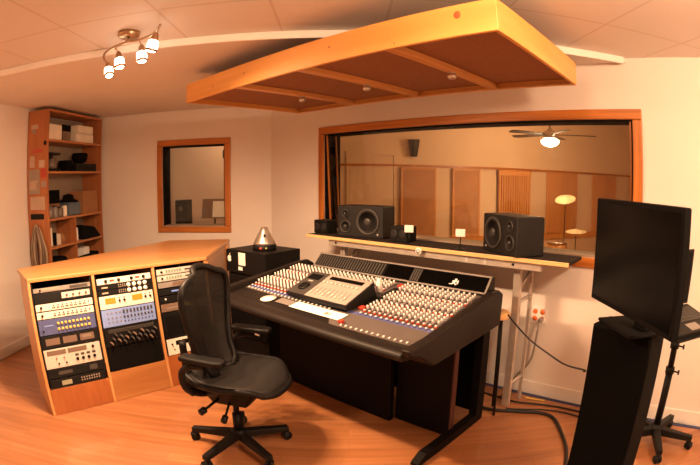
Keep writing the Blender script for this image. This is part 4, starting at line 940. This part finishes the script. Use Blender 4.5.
mb = MB(Matrix.Translation((NC.x, NC.y, 0)) @ Matrix.Rotation(mang, 4, 'Z')); mb.box(-.045, .045, -.012, .02, 1.011, 1.30); mb.build('neck', BLKM, mo, bev=.006)
mb = MB(Matrix.Translation((NC.x, NC.y, 0)) @ Matrix.Rotation(mang, 4, 'Z')); mb.box(-.20, .07, -.10, .12, .997, 1.0105); mb.build('base_plate', BLKM, mo, bev=.004)

# ------------------------------------------------------------------ laptop on a wheeled stand by the wall
LX, LY = -.04, 2.82
ls = thing('laptop_stand', 'black wheeled laptop stand with five casters beside the right wall', 'stand', loc=(LX, LY, 0))
mb = FR(ls); mb.lathe([(.04, .07), (.045, .085), (.035, .13), (.024, .135)], 18); mb.build('base_hub', BLK, ls)
for k in range(5):
    a = R(-74+72*k); MM = WM[ls.name] @ Matrix.Rotation(a, 4, 'Z'); rr = .27 if k != 2 else .27
    mb = MB(MM); mb.hull8([(.02, -.028, .065), (rr, -.022, .062), (rr, .022, .062), (.02, .028, .065)], [(.02, -.026, .118), (rr, -.018, .096), (rr, .018, .096), (.02, .026, .118)]); lg = mb.build('base_leg', BLK, ls, bev=.005)
    mb = MB(MM @ Matrix.Translation((rr-.01, 0, 0)) @ Matrix.Rotation(R(40*k+20), 4, 'Z')); mb.cyl((0, -.02, .028), (0, -.004, .028), .027, n=16); mb.cyl((0, .004, .028), (0, .02, .028), .027, n=16); mb.cyl((0, 0, .034), (0, 0, .0655), .008); mb.build('caster', BLK, lg)
mb = FR(ls); mb.cyl((0, 0, .13), (0, 0, .50), .024); mb.cyl((0, 0, .50), (0, 0, .735), .020); mb.build('post', BLK, ls)
for z in (.5, .66): mb = FR(ls); mb.cyl((0, 0, z-.02), (0, 0, z+.02), .030); mb.cyl((.02, -.01, z), (.06, -.02, z), .005); mb.cyl((.06, -.02, z-.014), (.06, -.02, z+.014), .006); mb.build('clamp', BLK, ls)
LT = Matrix.Translation((-.015, 2.425, .905)) @ Matrix.Rotation(R(53), 4, 'Z') @ Matrix.Rotation(R(14), 4, 'X')
mb = MB(LT); mb.box(-.18, .18, -.14, .14, -.012, .0); mb.build('tray', BLK, ls, bev=.003)
mb = MB(); mb.tube([(LX, LY, .72), (LX-.01, LY-.08, .80), (LX+.01, 2.56, .85), (-.01, 2.43, .890)], .014, 8, sub=4); mb.build('arm', BLK, ls)
lp_ = thing('laptop', 'open black laptop half hidden behind the large monitor', 'laptop', M=LT @ Matrix.Translation((0, 0, .002)))
mb = FR(lp_); mb.box(-.175, .175, -.125, .125, 0, .02); mb.build('base', BLK, lp_, bev=.003)
mb = FR(lp_)
for r in range(5):
    for c in range(13): mb.box(-.155+c*.024, -.155+c*.024+.020, -.03+r*.026, -.03+r*.026+.021, .0205, .0235)
mb.build('keys', DGREY, lp_)
mb = FR(lp_); mb.box(-.045, .045, -.11, -.05, .0202, .021); mb.build('touchpad', MGREY, lp_)
mb = MB(WM[lp_.name] @ Matrix.Translation((0, .125, .022)) @ Matrix.Rotation(R(-12), 4, 'X')); mb.box(-.175, .175, 0, .008, 0, .29); scn = mb.build('lid', BLK, lp_, bev=.003)
mb = MB(WM[lp_.name] @ Matrix.Translation((0, .125, .022)) @ Matrix.Rotation(R(-12), 4, 'X')); mb.box(-.16, .16, -.001, -.0002, .015, .275); mb.build('screen', BLKG, scn)

# ------------------------------------------------------------------ wall socket, stool, cables
o = thing('wall_outlet', 'white wall plate with four orange sockets and one grey plug', 'outlet', loc=(-1.085, TW, .62))
mb = FR(o); mb.box(-.062, .062, -.008, -.001, -.06, .06); pl = mb.build('plate', WHITE_TRIM, o, bev=.003)
for x in (-.028, .028):
    for z in (-.026, .026):
        mb = MB(WM[o.name] @ Matrix.Translation((x, -.0082, z)) @ Matrix.Rotation(PI/2, 4, 'X')); mb.lathe([(.019, 0), (.018, .004)], 20); mb.build('socket', ORANGE, o)
mb = MB(WM[o.name]); mb.cyl((.028, -.0125, -.026), (.028, -.05, -.03), .018, n=14)
centred(mb, 'power_plug', GCABLE, 'grey plug pushed into the lower right orange socket', 'plug', (-1.057, TW-.03, .592))
mb = MB(); mb.tube([(-1.057, TW-.055, .588), (-1.06, TW-.075, .52), (-1.075, TW-.06, .40), (-1.10, TW-.05, .28), (-1.17, TW-.05, .17), (-1.25, TW-.055, .06), (-1.30, TW-.07, .012)], .008, 8, sub=5)
centred(mb, 'power_cable', GCABLE, 'grey cable running down the wall from the orange sockets', 'cable', (-1.1, TW-.06, .01))
o = thing('wooden_stool', 'small round orange-brown stool showing between the console and the bridge leg', 'stool', loc=(-1.232, 2.722, 0))
mb = FR(o); mb.lathe([(.086, .686), (.092, .692), (.092, .716), (.086, .722)], 26); mb.build('seat', EDGEW, o)
for k in range(3): a = R(90+120*k); mb = FR(o); mb.cyl((.082*math.cos(a), .082*math.sin(a), .002), (.06*math.cos(a), .06*math.sin(a), .6855), .009); mb.build('leg', BLK, o)
def cable(lab, pts, r=.007, m=CABLE, cat='cable', name='cable'):
    mb = MB(); mb.tube(pts, r, 8, sub=6); p = pts[len(pts)//2]; return centred(mb, name, m, lab, cat, tuple(p), group='hanging cables' if name == 'hanging_cable' else 'cables on the floor')
cable('thin black cable sagging in the air from the console to the black tower cabinet', [(-1.10, 2.60, .752), (-1.03, 2.56, .715), (-.90, 2.50, .655), (-.76, 2.43, .622), (-.62, 2.33, .615), (-.46, 2.12, .69), (-.43, 1.98, .74)], .005, name='hanging_cable')
r_ = .010
cable('thick black cable bundle curving over the floor from the bridge leg to the tower cabinet', [(-1.28, 2.725, .014), (-1.20, 2.73, .014), (-1.03, 2.80, .014), (-.88, 2.86, .014), (-.77, 2.83, .014), (-.66, 2.68, .014), (-.55, 2.48, .014), (-.48, 2.25, .014), (-.44, 2.05, .014)], .012)
cable('black floor cable beside the thick bundle, lying nearer the wall', [(-1.40, 2.96, .008), (-1.25, 2.95, .008), (-1.11, 2.945, .008), (-.95, 2.99, .008), (-.80, 3.02, .008), (-.60, 3.02, .008), (-.40, 3.0, .008)], .007)
cable('black floor cable crossing in front of the bridge leg', [(-1.13, 2.815, .007), (-1.08, 2.83, .007), (-1.0, 2.87, .007), (-.88, 2.93, .007), (-.72, 2.96, .007), (-.56, 2.93, .007), (-.42, 2.86, .007)], .006)
cable('black cable hanging down beside the right bridge leg', [(-1.17, 2.90, 1.0), (-1.19, 2.92, .80), (-1.155, 2.93, .6), (-1.20, 2.92, .38), (-1.19, 2.90, .12), (-1.23, 2.93, .03), (-1.29, 2.91, .02)], .005, name='hanging_cable')
cable('black cable hanging from the laptop down its stand', [(-.13, 2.64, .73), (-.14, 2.70, .58), (-.13, 2.71, .45), (-.135, 2.67, .30), (-.14, 2.63, .16), (-.145, 2.53, .012)], .005, name='hanging_cable')
cable('yellow-tipped short cable on the floor under the bridge', [(-1.08, 3.05, .006), (-1.0, 3.06, .006), (-.93, 3.075, .006)], .006, YELL)

# ------------------------------------------------------------------ light
def lamp(name, kind, loc, power, col=(1, .60, .335), size=.03, aim=None, spot=None, blend=.5):
    l = bpy.data.lights.new(name, kind); l.energy = power; l.color = col
    l.shadow_soft_size = size
    if kind == 'SPOT': l.spot_size = R(spot); l.spot_blend = blend
    o = bpy.data.objects.new(name, l); C.objects.link(o); o.location = loc
    if aim is not None: o.rotation_euler = (Vector(aim)-Vector(loc)).to_track_quat('-Z', 'Y').to_euler()
    return o
for k, (p, d) in enumerate(BULBS):
    lamp('track_bulb', 'SPOT', p, 78., size=.03, aim=tuple(p+d), spot=165, blend=.6)
lamp('ceiling_lamp', 'POINT', (-.62, .95, 2.28), 24., size=.12)
lamp('ceiling_lamp', 'POINT', (.75, 1.35, 2.28), 108., size=.14, col=(1, .65, .39))
lamp('fan_lamp', 'POINT', (-2.08, 6.22, 1.99), 55., size=.12)
lamp('live_room_lamp', 'POINT', (-.5, 5.5, 2.6), 50., size=.15)
lamp('booth_lamp', 'POINT', tuple(P1(-.6, .9, 2.45)), 20., size=.1)
w = bpy.data.worlds.new('world'); bpy.context.scene.world = w; w.use_nodes = True
w.node_tree.nodes['Background'].inputs['Color'].default_value = (.02, .012, .008, 1)
sc = bpy.context.scene
sc.view_settings.view_transform = 'Standard'; sc.view_settings.look = 'None'; sc.view_settings.exposure = .42; sc.view_settings.gamma = 1; sc.view_settings.use_curve_mapping = False
